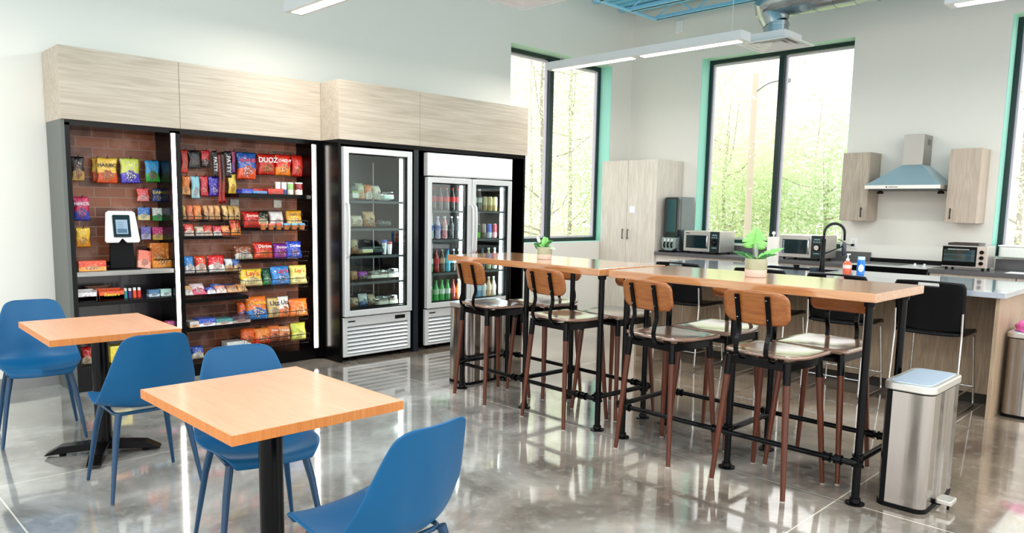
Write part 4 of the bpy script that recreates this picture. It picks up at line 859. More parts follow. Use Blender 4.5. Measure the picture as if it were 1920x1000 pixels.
for i, (x, y, rz, lab) in enumerate([
  (3.925, 4.075, -9, 'wooden stool at the end near the drinks cooler, its back to the camera'),
  (3.885, 3.30, -5, 'wooden stool under the plant table, on the near side, second from the coolers'),
  (3.80, 2.42, -8, 'wooden stool where the two tall tables meet, near side'),
  (3.785, 1.76, -4, 'wooden stool nearest the steel pedal bin on the near side'),
  (4.365, 3.93, 176, 'wooden stool across the first tall table, facing the coolers end'),
  (4.31, 3.20, 176, 'wooden stool across the first tall table, close to the table gap'),
  (4.285, 2.37, 178, 'wooden stool across the second tall table, behind the leafy pot'),
  (4.235, 1.68, 179, 'wooden stool across the second tall table, nearest the steel pedal bin')]):
    place(st0, x, y, rad(rz), lab, 'stool', GS, i == 0)

# ------------------------------------------------------------------ black cantilever stools at the island (front = +x)
def make_black():
    t = E('black_counter_stool'); PL = M('black_plastic', '06070b', .3, spec=.25)
    def back(u, v):
        U = 2*u-1; hw = .225+.012*v-.02*max(0, v-.85)
        return (-.225-.085*v+.045*abs(U)**2.2*(1-.3*v), U*hw*(1-.06*max(0, (v-.93)/.07)), .61+.365*v+.008*(1-U*U)*v)
    G().grid(back, 20, 30, skip=lambda u, v: .33 < u < .67 and .895 < v < .97).done('backrest', PL, t, smooth=180, solid=.010)
    def seat(u, v):
        U = 2*u-1; x = -.235+.46*v
        return (x, U*(.215-.02*max(0, v-.8)), .592+.012*abs(U)**3-.012*math.sin(PI*v)+(-.02*max(0, (v-.88)/.12)**2))
    G().grid(seat, 14, 16).done('seat', PL, t, smooth=180, solid=.022)
    for s in (1, -1):
        y = s*.205
        g = G().tube(arc([(-.255, s*.222, .76), (-.235, s*.222, .58), (-.28, s*.228, .012), (.235, s*.228, .012), (.17, y, .575), (-.18, y, .575)], .04), .0085, 10)
        g.done('sled_frame', CHROME, t, smooth=60)
    G().tube([(-.268, -.228, .16), (-.268, .228, .16)], .007, 8).done('rear_stretcher', CHROME, t, smooth=60)
    G().tube([(.219, -.226, .16), (.219, .226, .16)], .007, 8).done('footrest', CHROME, t, smooth=60)
    for s in (1, -1): G().tube([(-.268, s*.227, .16), (.219, s*.227, .16)], .006, 8).done('side_rail', CHROME, t, smooth=60)
    return t
bs0 = make_black(); GB = 'black stools along the island'
for i, (y, lab) in enumerate([(1.655, 'black plastic counter stool right behind the steel pedal bin'), (2.32, 'black plastic counter stool in line with the black tap'), (2.965, 'black plastic counter stool directly behind the leafy pot'), (3.77, 'black plastic counter stool nearest the tall ash cabinet')]):
    place(bs0, 6.27, y, 0, lab, 'stool', GB, i == 0)
# ------------------------------------------------------------------ island
isl = E('kitchen_island', (0, 0, 0), label='long wooden kitchen island carrying the grey quartz top', cat='kitchen island')
G().box(6.60, 7.22, 1.27, 4.30, .09, .74).box(6.60, 7.22, 1.27, 2.74, .74, .885).box(6.60, 7.22, 3.46, 4.30, .74, .885).box(6.60, 6.85, 2.74, 3.46, .74, .885).done('body', ASHI, isl); G().box(6.66, 7.18, 1.27, 4.30, 0, .09).done('toe_kick', M('dark_kick', '2a221c', .5), isl)
for y in (1.245, 4.30): G().box(6.155, 7.25, y, y+.025, 0, .885).done('end_panel', ASHI, isl, bevel=.0015)
g = G()
for y in (2.02, 2.78, 3.54): g.box(6.597, 6.6, y-.0015, y+.0015, .09, .885)
g.done('panel_joint', M('joint_dark', '4a3c30', .6), isl)
SX0, SX1, SY0, SY1 = 6.86, 7.22, 2.75, 3.45
top = G().box(6.09, SX0, 1.205, 4.36, .885, .925).box(SX1, 7.31, 1.205, 4.36, .885, .925).box(SX0, SX1, 1.205, SY0, .885, .925).box(SX0, SX1, SY1, 4.36, .885, .925).done('island_worktop', QUARTZL, bevel=.002)
tag(top, 'long pale grey quartz worktop covering the island', 'worktop')
sk = E('island_sink', (0, 0, 0), label='dark undermount sink set in the island top beside the tap', cat='sink')
G().ring(SX0, SX1, SY0, SY1, .008, .76, .922, ax=2).box(SX0, SX1, SY0, SY1, .75, .76).done('basin', M('dark_sink', '202226', .3, .5), sk)
# tap
tp = E('kitchen_tap', (6.82, 2.775, .925), rz=rad(-60), label='tall black spring neck kitchen tap on the island', cat='tap')
G().lathe([(.028, 0), (.028, .006), (.024, .01), (.022, .12), (.019, .125), (.019, .30)], n=20).done('tap_body', BLACK, tp, smooth=40)
pts = [(0, 0, .28)]+[(.085-.085*math.cos(rad(q)), 0, .355+.085*math.sin(rad(q))) for q in range(0, 181, 12)]+[(.172, 0, .29)]
G().tube(pts, .010, 10).done('hose', BLACK, tp, smooth=60)
g = G(); N_ = 26
for k in range(N_):
    t_ = k/(N_-1)*(len(pts)-2); i_ = int(t_); p = Vector(pts[i_]).lerp(Vector(pts[i_+1]), t_-i_); d = (Vector(pts[i_+1])-Vector(pts[i_])).normalized()*.0022
    g.tube([p-d, p+d], .0155, 12)
g.done('spring_coil', M('spring_grey', '3a3c40', .3, .7), tp, smooth=40)
G().lathe([(.012, 0), (.020, .015), (.019, .10), (.013, .12)], (.172, 0, .155), 16).lathe([(.024, 0), (.024, .008)], (.172, 0, .15), 16).done('spray_head', M('tap_navy', '141c30', .3, coat=.5), tp, smooth=40)
G().tube([(0, 0, .16), (.155, 0, .235)], .005, 8).tube([(.15, 0, .235), (.19, 0, .235)], .01, 8).done('holder_arm', BLACK, tp, smooth=40)
G().tube([(0, .02, .08), (0, .065, .10)], .009, 10).done('lever', BLACK, tp, smooth=40)
# bottles on the island
sp = G().lathe([(.030, 0), (.036, .01), (.037, .085), (.028, .105), (.014, .118)], (0, 0, 0), 20).done('soap_bottle', M('orange_soap', 'f0643c', .12, coat=.5), smooth=50)
sp.location = (6.80, 2.545, .925); tag(sp, 'orange hand soap pump bottle beside the tap on the island', 'soap bottle')
G().lathe([(.015, .115), (.015, .135), (.005, .14), (.005, .17)], n=12).box(-.008, .036, -.008, .008, .168, .18).done('pump', WHITE, sp, smooth=40)
G().lathe([(.0375, .05), (.0375, .082)], n=20).done('paper_label', M('soap_label', 'f4d8c8', .5), sp, smooth=40)
db = G().prism([(x*.9, y*.55) for x, y in rrect(-.036, .036, -.036, .036, .03)], 0, .13).done('dish_soap_bottle', M('blue_soap', '1c7ce4', .12, coat=.5), bevel=.006); db.location = (6.80, 2.43, .925); db.rotation_euler = (0, 0, rad(-65))
tag(db, 'blue dish soap bottle standing right of the orange pump bottle', 'soap bottle')
G().prism([(x*.8, y*.5) for x, y in rrect(-.036, .036, -.036, .036, .03)], .13, .16).done('cap', M('soap_cap', 'c8e0f0', .3), db, bevel=.004)
G().prism([(.022*math.cos(q/16*2*PI), .06+.034*math.sin(q/16*2*PI)) for q in range(16)], -.0215, -.0205, ax=1).done('paper_label', M('dish_label', 'd8e4f0', .4), db)
cp = G().lathe([(.022, 0), (.026, .05)], n=16).done('small_black_cup', BLKM, smooth=40); cp.location = (6.84, 3.02, .925); tag(cp, 'small black cup on the island left of the tap', 'cup')
sg = G().box(-.045, .045, -.03, .03, 0, .035).done('sponge_holder', M('sponge_dark', '1c2c34', .6), bevel=.006); sg.location = (6.835, 2.85, .925); tag(sg, 'dark sponge holder tucked left of the tap base', 'sponge holder')
tw = E('paper_towel_roll', (7.25, 3.455, .925), label='white paper towel roll standing upright between the two microwaves', cat='paper towel roll')
G().lathe([(.065, 0), (.065, .012)], n=24).done('holder_base', WHITE, tw, smooth=40); G().lathe([(.058, .012), (.058, .285)], n=28).done('towel_roll', M('towel_paper', 'efe6dc', .8), tw, smooth=40)
G().tube([(0, 0, .28), (0, 0, .31)], .006, 8).lathe([(.004, .305), (.016, .315), (.018, .327), (.01, .34)], n=16).done('holder_knob', WHITE, tw, smooth=60)

# ------------------------------------------------------------------ wall kitchen
def handle(parent, x, y, z0, z1):
    g = G().tube([(x-.03, y, z0), (x-.03, y, z1)], .006, 10)
    for z in (z0+.015, z1-.015): g.tube([(x, y, z), (x-.03, y, z)], .004, 8)
    g.done('handle', BLACK, parent, smooth=40)
tc = E('tall_cabinet', (0, 0, 0), label='tall pale ash two door cabinet in the corner by the first window', cat='cabinet')
G().box(8.45, XW-.01, 5.66, 6.58, 0, 2.13).done('cabinet_body', ASHV, tc, bevel=.0015)
for y0, y1, hy in ((5.662, 6.135, 6.095), (6.139, 6.578, 6.18)):
    d = G().box(8.43, 8.449, y0, y1, .1, 2.128).done('door', ASHV, tc, bevel=.0015); handle(d, 8.43, hy, 1.06, 1.2)
nt_ = G().box(8.4275, 8.4295, 6.0, 6.09, 1.42, 1.51).done('paper_note', M('note_paper', 'f2f2fa', .6)); tag(nt_, 'small square white paper note stuck on the tall cabinet door', 'note')
def base(y0, y1, n, lab):
    t = E('base_cabinet', (0, 0, 0), label=lab, cat='cabinet', group='base cabinets under the dark counter')
    G().box(8.47, XW-.01, y0, y1, .09, .874).box(8.53, XW-.01, y0, y1, 0, .09).done('cabinet_body', ASHV, t)
    for k in range(n):
        a0 = y0+(y1-y0)*k/n+.002; a1 = y0+(y1-y0)*(k+1)/n-.002
        dr = G().box(8.45, 8.469, a0, a1, .72, .872).done('drawer', ASHV, t, bevel=.0015); G().tube([(8.42, (a0+a1)/2-.07, .8), (8.42, (a0+a1)/2+.07, .8)], .006, 8).done('handle', BLACK, dr)
        d = G().box(8.45, 8.469, a0, a1, .1, .716).done('door', ASHV, t, bevel=.0015); handle(d, 8.45, a1-.05, .5, .64)
base(4.40, 5.655, 2, 'pale ash base cabinet beside the tall cabinet'); base(3.14, 4.396, 2, 'pale ash base cabinet left of the cooking range')
base(1.60, 2.345, 1, 'pale ash base cabinet right of the cooking range'); base(.5, 1.596, 2, 'pale ash base cabinet at the right edge under the third window')
def ctop(y0, y1, lab, bs):
    t = tag(G().box(8.41, XW-.005, y0, y1, .875, .914).done('kitchen_worktop', QUARTZ, bevel=.002), lab, 'worktop')
    G().box(XW-.025, XW-.004, bs[0], bs[1], .915, 1.02).done('upstand', QUARTZ, t, bevel=.001)
ctop(3.128, 5.655, 'dark quartz counter between tall cabinet and range', (3.13, 5.655)); ctop(.5, 2.352, 'dark quartz counter under the toaster oven', (.5, 1.90))
rg = E('cooking_range', (0, 0, 0), label='stainless steel range with black top edge below the hood', cat='cooking range')
G().box(8.43, XW-.02, 2.36, 3.12, 0, .90).done('oven_body', STEEL, rg, bevel=.003); G().box(8.40, 8.43, 2.36, 3.12, .84, .905).done('front_rail', BLACK, rg, bevel=.003)
G().box(8.40, XW-.03, 2.36, 3.12, .906, .918).done('hob_plate', SILV, rg, bevel=.002); G().box(8.47, 8.86, 2.66, 3.08, .9185, .921).done('hob_glass', M('hob_grey', '8a8a86', .2), rg)
for y in (2.44, 2.53):
    G().lathe([(.024, 0), (.024, .008), (.014, .012), (.012, .03), (.004, .034)], (8.60, y, .918), 18).done('knob', SILV, rg, smooth=40)
G().box(XW-.06, XW-.02, 2.36, 3.12, .918, .965).done('back_rail', BLACK, rg, bevel=.003)
G().box(8.415, 8.43, 2.40, 3.08, .2, .8).done('oven_door', BLACK, rg, bevel=.003); G().tube([(8.38, 2.44, .76), (8.38, 3.04, .76)], .011, 10).done('handle', CHROME, rg, smooth=40)
def upper(y0, y1, hy, lab, m=ASHV):
    t = E('wall_cabinet', (0, 0, 0), label=lab, cat='cabinet', group='upper cabinets beside the hood')
    G().box(8.73, XW-.004, y0, y1, 1.38, 2.135).done('cabinet_body', m, t, bevel=.0015)
    d = G().box(8.71, 8.729, y0+.001, y1-.001, 1.382, 2.133).done('door', m, t, bevel=.0015); handle(d, 8.71, hy, 1.42, 1.53); return t
ASHG = wood('ash_greyed', 'a29484', 'beb0a0', 2, .45, 12, 2.4, knots=.8, dark='94826c')
ASHP = wood('ash_pinkish', 'b4a292', 'c8b8a8', 2, .45, 12, 2.4, knots=.8, dark='a88c74')
upper(3.10, 3.39, 3.15, 'narrow greyish wood wall cabinet left of the range hood', ASHG); upper(2.04, 2.32, 2.27, 'narrow pinkish wood wall cabinet right of the range hood', ASHP)
hd = E('range_hood', (0, 0, 0), label='stainless steel pyramid range hood with square chimney', cat='range hood')
HS = M('hood_steel_blue_sheen', 'c4d8e0', .42, .7)  # pale blue reflection on the canopy is put into its steel colour
G().box(8.56, XW-.003, 2.345, 3.085, 1.727, 1.768).done('rim', STEEL, hd, bevel=.002)
g = G(); lo = [(8.562, 2.347), (XW-.003, 2.347), (XW-.003, 3.083), (8.562, 3.083)]; hi = [(8.77, 2.59), (XW-.003, 2.59), (XW-.003, 2.79), (8.77, 2.79)]
a_ = [g.bm.verts.new((x, y, 1.768)) for x, y in lo]; b_ = [g.bm.verts.new((x, y, 1.985)) for x, y in hi]
for i in range(4): g.bm.faces.new((a_[i], a_[(i+1) % 4], b_[(i+1) % 4], b_[i]))
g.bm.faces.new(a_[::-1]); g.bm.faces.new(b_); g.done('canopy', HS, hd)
G().box(8.77, XW-.003, 2.59, 2.79, 1.985, 2.305).done('chimney', M('chimney_steel', 'a09c96', .35, .9), hd, bevel=.002)
g = G().box(8.90, 8.99, 2.586, 2.59, 2.20, 2.26); g.done('chimney_vent', M('vent_grey', '6c6c68', .5), hd)
G().box(8.58, 9.02, 2.38, 3.05, 1.715, 1.727).done('filter', M('hood_filter', '50504e', .4, .6), hd)
for y in (3.0, 2.33): G().lathe([(.03, 0), (.034, .02), (.02, .03)], (8.80, y if y > 2.5 else 2.40, 1.68), 16).tube([(8.80, y if y > 2.5 else 2.40, 1.70), (8.80, y if y > 2.5 else 2.40, 1.72)], .006).done('hood_lamp', BLACK, hd, smooth=40)
G().tube([(8.558, 2.86, 1.747), (8.554, 2.86, 1.747)], .007, 12).box(8.556, 8.56, 2.75, 2.84, 1.744, 1.750).done('control_strip', BLACK, hd)
for nm, y, z in (('wall_outlet', 3.335, 1.115),):
    t = E(nm, (XW, y, z), label='white double socket with a black plug, right of the second microwave', cat='wall socket')
    G().box(-.006, 0, -.037, .037, -.058, .058).done('cover_plate', WHITE, t, bevel=.002); G().box(-.0075, -.006, -.016, .016, -.035, .035).done('socket_face', M('socket_face', 'e4e2dc', .4), t)
    G().box(-.05, -.0075, -.012, .012, -.032, -.006).done('plug', BLKM, t, bevel=.003)
    G().tube(arc([(-.05, 0, -.02), (-.09, .04, -.015), (-.10, .10, .03), (-.10, .14, .04)], .04), .004, 8).done('power_cord', BLKM, t)
def microwave(y0, lab, dot):
    t = E('microwave', (8.52, y0, .915), label=lab, cat='microwave', group='stainless microwaves on the dark counter'); W, H_, D = .51, .29, .40
    G().box(.02, D, 0, W, .025, H_).done('case', STEEL, t, bevel=.006)
    for x in (.05, D-.05):
        for y in (.05, W-.05): G().lathe([(.014, 0), (.016, .025)], (x, y, 0), 12).done('foot', BLKM, t)
    # y grows to the left in view: door on the high-y side, controls on the low-y side
    d = G().box(0, .02, .13, W-.003, .028, H_-.003).done('door', STEEL, t, bevel=.004)
    G().box(-.002, .0, .175, W-.04, .07, H_-.055).done('door_window', M('mw_window', '16282c', .08, coat=.5), d)
    G().tube(arc([(0, .155, .07), (-.03, .15, .09), (-.038, .15, .16), (-.03, .15, .23), (0, .155, .25)], .03), .009, 8).done('handle', CHROME, d, smooth=60)
    G().box(0, .02, .003, .126, .028, H_-.003).done('control_panel', M('mw_panel', '1c2628', .3), t, bevel=.003)
    G().tube([(0, .063, .15), (-.018, .063, .15)], .028, 20).done('dial', CHROME, t, smooth=40)
    G().tube([(0.0, .063, .15), (-.006, .063, .15)], .04, 24).done('dial_ring', BLACK, t, smooth=40)
    g = G()
    for k in range(3): g.box(-.002, 0, .025+k*.03, .045+k*.03, .205, .222)
    g.box(-.002, 0, .03, .1, .235, .252).box(-.002, 0, .03, .1, .075, .09); g.done('button_row', M('mw_buttons', '6c8c8c', .4), t)
    if dot:
        g = G()
        for k in range(7): g.box(-.0035, -.002, W-.062, W-.05, .078+k*.022, .09+k*.022)
        g.done('door_dots', M('blue_white_dots', 'c8d8f4', .4), d)
    else: G().box(-.0015, 0, W-.09, W-.03, H_-.035, H_-.025).done('badge', BLKM, d)
microwave(4.772, 'stainless microwave next to the tall black drink dispenser', False); microwave(3.478, 'stainless microwave directly behind the black tap', True)
dp = E('drink_dispenser', (8.53, 5.385, .915), label='tall black three lever drink dispenser against the tall cabinet', cat='drink dispenser')
G().prism(rrect(.06, .42, .005, .215, .04), .01, .725).done('housing', M('disp_side', '6c747c', .25, .8), dp, bevel=.004)
G().prism([(y, z) for y, z in rrect(.0, .22, .19, .72, .035)], 0.0, .07, ax=0).done('front_cover', M('disp_black', '0e1416', .15, coat=.6), dp, bevel=.01)
G().box(-.006, .0, .03, .17, .26, .69).done('display_window', M('disp_teal', '23464a', .1, coat=.6), dp, bevel=.003)
G().prism([(.005, .19), (.215, .19), (.21, .05), (.16, .02), (.06, .02), (.01, .05)], -.03, .06, ax=0).done('valve_panel', M('disp_grey', '94a4a0', .35, .2), dp, bevel=.004)
for k in range(3):
    y = .055+k*.055; l = G().tube(arc([(-.03, y, .13), (-.055, y, .11), (-.05, y, .075), (-.035, y, .06)], .02), .010, 8).done('dispense_lever', BLKM, dp, smooth=60); G().box(-.036, -.03, y-.007, y+.007, .135, .175).done('lever_label', WHITE, l)
G().box(-.11, .05, .01, .21, 0, .02).done('drip_tray', BLKM, dp, bevel=.004)
to = E('toaster_oven', (8.52, 1.865, .915), label='stainless toaster oven with three knobs right of the range', cat='toaster oven')
G().prism(rrect(0.01, .30, 0, .40, .015), .025, .245).done('case', STEEL, to, bevel=.004)
d = G().ring(.095, .395, .04, .235, (.012, .012, .045, .03), -.008, .01, ax=0).done('door', BLACK, to, bevel=.002)
G().box(-.004, .002, .1, .39, .075, .215).done('door_window', M('toaster_glass', '40504c', .08, .3, coat=.5), d)
G().tube([(-.035, .15, .205), (-.035, .34, .205)], .008, 10).tube([(-.035, .16, .205), (-.005, .16, .205)], .005).tube([(-.035, .33, .205), (-.005, .33, .205)], .005).done('handle', CHROME, d, smooth=40)
G().box(-.006, .012, .003, .092, .035, .24).done('control_panel', M('toaster_panel', 'd0c0b4', .4, .3), to, bevel=.002)
for z in (.075, .13, .185): G().tube([(-.006, .048, z), (-.024, .048, z)], .019, 18).done('knob', BLACK, to, smooth=40)
for x in (.04, .26):
    for y in (.04, .36): G().lathe([(.012, 0), (.014, .026)], (x, y, 0), 10).done('foot', BLKM, to)
for z in (.1, .15): G().tube([(-.006, .11, z), (-.006, .385, z)], .002, 5).done('oven_rack', CHROME, to)
bt = G().box(8.53, 8.78, 1.95, 2.22, 1.162, 1.166).ring(8.53, 8.78, 1.95, 2.22, .004, 1.164, 1.185, ax=2).done('baking_tray', M('brown_pan', '3c2c26', .35), bevel=.001); tag(bt, 'dark brown baking tray lying on top of the toaster oven', 'baking tray')
pp = G().box(8.46, 8.72, 1.35, 1.70, .915, .917).done('paper_sheet', M('sheet_white', 'f4f2ee', .7)); tag(pp, 'white paper sheet on the dark counter right of the toaster oven', 'paper')
bx = E('storage_box', (0, 0, 0), label='white frosted storage box on the third window sill', cat='storage box')
G().prism(rrect(8.95, 9.22, 1.30, 1.87, .03), 1.042, 1.15).done('box', M('frosted_white', 'eceee6', .5, vary=.06, vscale=40), bx, bevel=.01); G().prism(rrect(8.94, 9.23, 1.29, 1.88, .03), 1.15, 1.165).done('lid', M('frosted_lid', 'f6f8f8', .5), bx, bevel=.006)

# ------------------------------------------------------------------ bins
def streaky(name, col, rough):
    m, nt, p = base_mat(name); N = nt.nodes.new; L = nt.links.new; p.inputs['Base Color'].default_value = hx(col); p.inputs['Metallic'].default_value = 1; p.inputs['Roughness'].default_value = rough
    tc = N('ShaderNodeTexCoord'); mp = N('ShaderNodeMapping'); mp.inputs['Scale'].default_value = (5, 5, .12); nz = N('ShaderNodeTexNoise'); nz.inputs['Scale'].default_value = 1.7; nz.inputs['Detail'].default_value = 0
    L(tc.outputs['Object'], mp.inputs[0]); L(mp.outputs[0], nz.inputs['Vector']); bp = N('ShaderNodeBump'); bp.inputs['Strength'].default_value = .9; bp.inputs['Distance'].default_value = .06
    L(nz.outputs[0], bp.inputs['Height']); L(bp.outputs[0], p.inputs['Normal']); return m
BINS = streaky('bin_steel', 'aaa49e', .2)
def bin_(x0, x1, y0, y1, h, lab, pedal):
    t = E('pedal_bin', (0, 0, 0), label=lab, cat='trash can', group='stainless steel trash cans')
    STB = BINS
    G().prism(rrect(x0, x1, y0, y1, .05, 8), .018, h-.05).done('bin_body', STB, t, smooth=40)
    G().prism(rrect(x0-.004, x1+.004, y0-.004, y1+.004, .054, 8), 0, .022).done('base_ring', BLKM, t, smooth=40)
    G().prism(rrect(x0+.002, x1-.002, y0+.002, y1-.002, .05, 8), h-.052, h-.044).done('gap_seal', BLKM, t)
    ld = G().prism(rrect(x0-.006, x1+.006, y0-.006, y1+.006, .055, 8), h-.045, h-.006).done('lid', STEEL, t, smooth=40, bevel=.006)
    G().prism(rrect(x0+.02, x1-.02, y0+.02, y1-.02, .04, 8), h-.008, h-.003).done('lid_inset', M('lid_pale', 'b8c8dc', .3, .2), ld, bevel=.002)
    if pedal:
        G().prism(rrect(x0+.13, x0+.23, y0-.085, y0-.012, .012), .035, .058).done('pedal', STEEL, t, bevel=.004); G().box(x0+.16, x0+.18, y0-.03, y0+.02, .02, .04).tube([(x0+.18, y0-.06, .002), (x0+.18, y0-.06, .036)], .006).done('pedal_arm', BLKM, t)
        G().box(x0-.002, x0+.01, y1-.045, y1-.02, .02, h-.05).done('hinge_strip', BLKM, t)
    return t
bin_(3.905, 4.385, 1.02, 1.245, .64, 'stainless steel pedal bin standing in front of the tall table end', True)
bin_(4.0, 4.46, 4.45, 4.69, .68, 'stainless steel bin behind the tall table near the drinks cooler', False)
b3 = bin_(6.36, 6.80, .88, 1.225, .63, 'stainless steel bin at the end of the island with pink bag', False)
g = G(); bm = g.bm; bmesh.ops.create_icosphere(bm, subdivisions=4, radius=1)
for v in bm.verts:
    p = v.co.copy(); k = 1+.28*noise.noise(p*2.6)+.16*noise.noise(p*7)+.06*noise.noise(p*19); v.co = Vector((p.x*.15*k, p.y*.13*k, max(-.003, p.z*.095*k)))
pb = g.done('pink_tissue_bag', M('pink_tissue', 'f070b8', .5, coat=.2), smooth=180); pb.location = (6.53, 1.07, .632); tag(pb, 'crumpled bright pink bag on top of the bin beside the island', 'plastic bag')

# ------------------------------------------------------------------ plants
def leaf_mat(n, c1, c2):
    if n in MATS: return MATS[n]
    m, nt, p = base_mat(n); tc = nt.nodes.new('ShaderNodeTexCoord'); nz = nt.nodes.new('ShaderNodeTexNoise'); nz.inputs['Scale'].default_value = 30
    nt.links.new(tc.outputs['Object'], nz.inputs['Vector']); nt.links.new(mixc(nt, nz.outputs[0], c1, c2), p.inputs['Base Color']); p.inputs['Roughness'].default_value = .35; MATS[n] = m; return m
def leaf(parent, name, stem_from, tip, size, wid, m, split=False, normal=(-1, -1, .4), fold=.15):
    """a leaf blade from its base along a direction, with midrib fold and optional splits"""
    b0 = Vector(stem_from); d = (Vector(tip)-b0).normalized(); n = Vector(normal); n = (n-d*n.dot(d)).normalized(); s = d.cross(n)
    g = G(); rows = 48
    for side in (-1, 1):
        prev = None
        for i in range(rows+1):
            t = i/rows; ww = wid*(math.sin(PI*min(1, t*1.02)**.62)**.8 if t < .99 else 0)
            if split and .12 < t < .93: ww *= 1-.55*max(0, math.sin(t*PI*9+.4+side*.5))**9
            c0 = b0+d*size*t+n*(-.18*size*t*t); e = c0+s*side*ww+n*(fold*ww)-(d*ww*.25 if split else Vector())*(1-t)
            mid = (c0+e)/2+n*fold*ww*.15
            cur = [g.bm.verts.new(q) for q in (c0, mid, e)]
            if prev:
                for k in range(2): g.bm.faces.new((prev[k], prev[k+1], cur[k+1], cur[k]))
            prev = cur
    o = g.done(name, m, parent, smooth=180, solid=.0012)
    return o
def pot(x, y, z, r, h, lab):
    t = E('potted_plant', (x, y, z), label=lab, cat='potted plant', group='small potted plants on the tall tables')
    G().lathe([(r*.93, 0), (r*.97, .004), (r, h*.4)], n=32).done('pot_lower_band', M('pot_pink_clay', 'dcc4b4', .6), t, smooth=40)
    G().lathe([(r*1.005, h*.4), (r*1.01, h*.96), (r*.99, h), (r*.9, h), (r*.88, h*.9)], n=32).done('pot_glaze', M('pot_olive_glaze', '9c9a78', .15, coat=.6, vary=.15, vscale=20), t, smooth=40)
    G().lathe([(.003, h*.86), (r*.9, h*.88)], n=24).done('soil', M('soil', '3a2c22', .9), t); return t
LG, LD, LP = leaf_mat('leaf_bright', '64b44c', '98d87c'), leaf_mat('leaf_dark', '1c4a24', '3c7a34'), leaf_mat('leaf_pale', 'b8d8a8', 'dce8d0')
p1 = pot(4.11, 3.725, 1.081, .056, .09, 'small glazed pot with round leaves on the table near the coolers')
for base_, tip, sz, wd, m, nrm in (((-.0, .0, .08), (-.03, .10, .13), .10, .042, LD, (-.6, -.6, .6)), ((0, 0, .09), (.02, .05, .17), .075, .032, LG, (-.7, -.5, .3)), ((0, 0, .09), (0, -.03, .18), .075, .03, LG, (-.8, -.5, .2)),
   ((0, 0, .10), (.0, -.08, .15), .085, .030, LD, (-.5, -.5, .7)), ((0, 0, .09), (.01, -.12, .09), .10, .022, LP, (-.4, -.4, .8)), ((-.02, .03, .12), (-.02, .08, .21), .07, .012, LP, (-.8, -.5, .2)), ((0, 0, .08), (-.04, .06, .12), .09, .035, LD, (-.5, -.6, .6)), ((0, -.0, .12), (.01, .01, .22), .05, .022, LG, (-.8, -.6, 0))):
    leaf(p1, 'leaf', base_, tip, sz, wd, m, normal=nrm)
p2 = pot(4.08, 2.04, 1.081, .062, .105, 'small glazed pot with a split monstera leaf, on the table by the pedal bin')
def stem(pt, a_, b_, c_): G().tube(arc([a_, b_, c_], .05), .0035, 8).done('stem', M('stem_green', '6ca04c', .4), pt, smooth=60)
stem(p2, (0, 0, .09), (.01, .0, .14), (0, -.0, .175)); leaf(p2, 'monstera_leaf', (0, .022, .165), (.0, .0, .30), .122, .072, LG, split=True, normal=(-.75, -.65, .15), fold=.08)
stem(p2, (0, 0, .09), (-.02, .05, .12), (-.02, .06, .13)); leaf(p2, 'leaf', (-.0, .02, .105), (-.03, .13, .155), .13, .024, LD, split=True, normal=(-.5, -.5, .7))
for tip, sz, wd, m in (((.02, -.13, .18), .155, .024, LG), ((-.02, -.12, .15), .12, .018, LD), ((.03, .1, .13), .10, .02, LD)): leaf(p2, 'leaf', (0, -.01 if tip[1] < 0 else .01, .105), tip, sz, wd, m, split=True, normal=(-.5, -.5, .7))
G().tube([(0, .0, .09), (-.01, .01, .19)], .016, 12).done('glass_tube', glassy('clear_vase', 'e8f0e4', .2), p2, smooth=60)

# ------------------------------------------------------------------ outside
st(G().box(XW+.3, 60, -30, 60, -.6, -.35).box(-20, XW+.3, YW+.3, 60, -.6, -.35).done('ground', M('outside_ground', 'b8c0a0', .9, vary=.15, vscale=2)))
def leafm(n, a_, b_):
    m = bpy.data.materials.new(n); m.use_nodes = True; nt = m.node_tree; p = nt.nodes['Principled BSDF']; N = nt.nodes.new
    tc = N('ShaderNodeTexCoord'); nz = N('ShaderNodeTexNoise'); nz.inputs['Scale'].default_value = .9; nz.inputs['Detail'].default_value = 5; nt.links.new(tc.outputs['Object'], nz.inputs['Vector'])
    col = mixc(nt, ramp(nt, nz.outputs[0], [(.35, 0.0), (.65, 1.0)]), a_, b_)
    d = N('ShaderNodeBsdfDiffuse'); t = N('ShaderNodeBsdfTranslucent'); mx = N('ShaderNodeMixShader'); mx.inputs[0].default_value = .5
    for q in (d, t): nt.links.new(col, q.inputs[0])
    nt.links.new(d.outputs[0], mx.inputs[1]); nt.links.new(t.outputs[0], mx.inputs[2]); nt.links.new(mx.outputs[0], nt.nodes['Material Output'].inputs[0]); return m
LV = [leafm('foliage_spring', 'f8fae6', 'e0f0c4'), leafm('foliage_pale', 'fafaf0', 'e8f2dc'), leafm('foliage_deep', 'ecf6dc', 'c8e0b4')]
BARK = M('tree_bark', 'b8b0a8', .9, vary=.2, vscale=10)
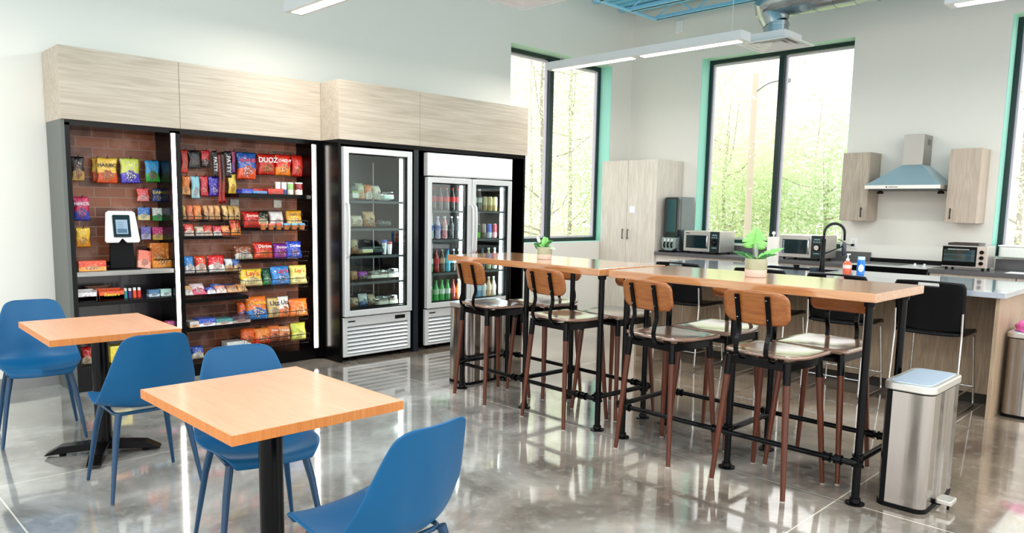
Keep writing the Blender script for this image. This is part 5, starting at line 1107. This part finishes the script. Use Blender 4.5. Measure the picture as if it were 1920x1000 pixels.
def tree(x, y, h, r, n, m, seed, lab, zc=.5, ls=.10):
    rn = random.Random(seed); t = E('tree', (x, y, -.4), label=lab, cat='tree', group='trees outside the windows')
    g = G(); g.tube([(0, 0, 0), (.05, .03, h*.3), (-.05, .06, h*.62), (0, 0, h*.93)], [.06, .05, .03, .01], 8); cl = []
    for k in range(13):
        z0 = h*rn.uniform(.1, .8); an = rn.uniform(0, 2*PI); L_ = r*rn.uniform(.5, 1.05)*(1-.4*abs(z0/h-zc)); dz = rn.uniform(.3, 1.5)
        e = Vector((math.cos(an)*L_, math.sin(an)*L_, z0+dz)); mid = Vector((e.x*.5, e.y*.5, z0+dz*.25))
        g.tube([(0, 0, z0), mid, e], [.022, .014, .005], 5); cl += [(e, .36*r), (mid, .3*r), (e*.8+Vector((rn.gauss(0, .5), rn.gauss(0, .5), z0*.2+.2)), .33*r)]
    g.done('trunk', BARK, t)
    g = G(); bm = g.bm
    for k in range(int(n*2.3)):
        c_, s_ = cl[rn.randrange(len(cl))]; p = c_+Vector((rn.gauss(0, 1), rn.gauss(0, 1), rn.gauss(0, .75)))*s_
        if p.z < .2: continue
        u = Vector((rn.gauss(0, 1), rn.gauss(0, 1), rn.gauss(0, 1))).normalized(); v = u.orthogonal().normalized()*ls*.5*rn.uniform(.5, 1.2); u = u*ls*rn.uniform(.5, 1.3)
        bm.faces.new([bm.verts.new(p+q) for q in (-u*.5, v*.5, u*.5, -v*.5)])
    g.done('crown', m, t)
T_ = [(11.6, 10.6, 6.8, 2.2, 7000, 1, .5), (14.6, 12.4, 7.5, 2.6, 7000, 0, .5), (9.4, 11.8, 6.0, 2.0, 5000, 0, .5), (17.5, 16.5, 9.5, 3.4, 6000, 1, .5),
      (14.6, 10.4, 5.4, 1.7, 4500, 2, .5), (14.5, 8.0, 3.9, 1.7, 5500, 0, .5), (17.0, 9.4, 4.8, 2.3, 6000, 1, .5), (15.6, 6.3, 3.6, 1.7, 5500, 2, .5), (19.0, 8.0, 5.0, 2.4, 5000, 0, .5), (14.2, 2.7, 6.2, 2.3, 6500, 1, .5), (18.5, 11.8, 7.0, 2.4, 6500, 0, .5)]
TL = ['pale spring tree just beyond the corner window', 'tall bright green tree behind the first row at the corner', 'small tree outside the left pane of the corner window', 'tallest pale tree far beyond the corner', 'slender tree seen at the left of the middle window', 'low leafy tree outside the middle window centre', 'broad pale tree behind the wooden pole', 'deeper green tree low in the middle window right pane', 'far round tree behind the middle window trees', 'tree outside the window at the right edge', 'far yellowish tree left behind the wooden pole']
for i, ((x, y, h, r, n, k, zc), lab) in enumerate(zip(T_, TL)): tree(x, y, h, r, n, LV[k], 40+i, lab, zc)
up_ = E('utility_pole', (12, 6.2, -.4), label='pale wooden utility pole standing outside the middle window', cat='utility pole')
G().tube([(0, 0, 0), (0, 0, 4.16)], [.062, .05], 14).done('pole', M('pole_wood', 'd8ccc0', .8), up_, smooth=60); G().tube(arc([(0, 0, 3.85), (-.05, -.25, 3.98), (-.05, -.5, 4.0)], .2), .013, 8).done('lamp_arm', M('arm_grey', '8c8c90', .5), up_); G().tube([(-.05, -.48, 4.0), (-.05, -.62, 3.98)], [.03, .04], 10).done('street_lamp_head', M('arm_grey'), up_)
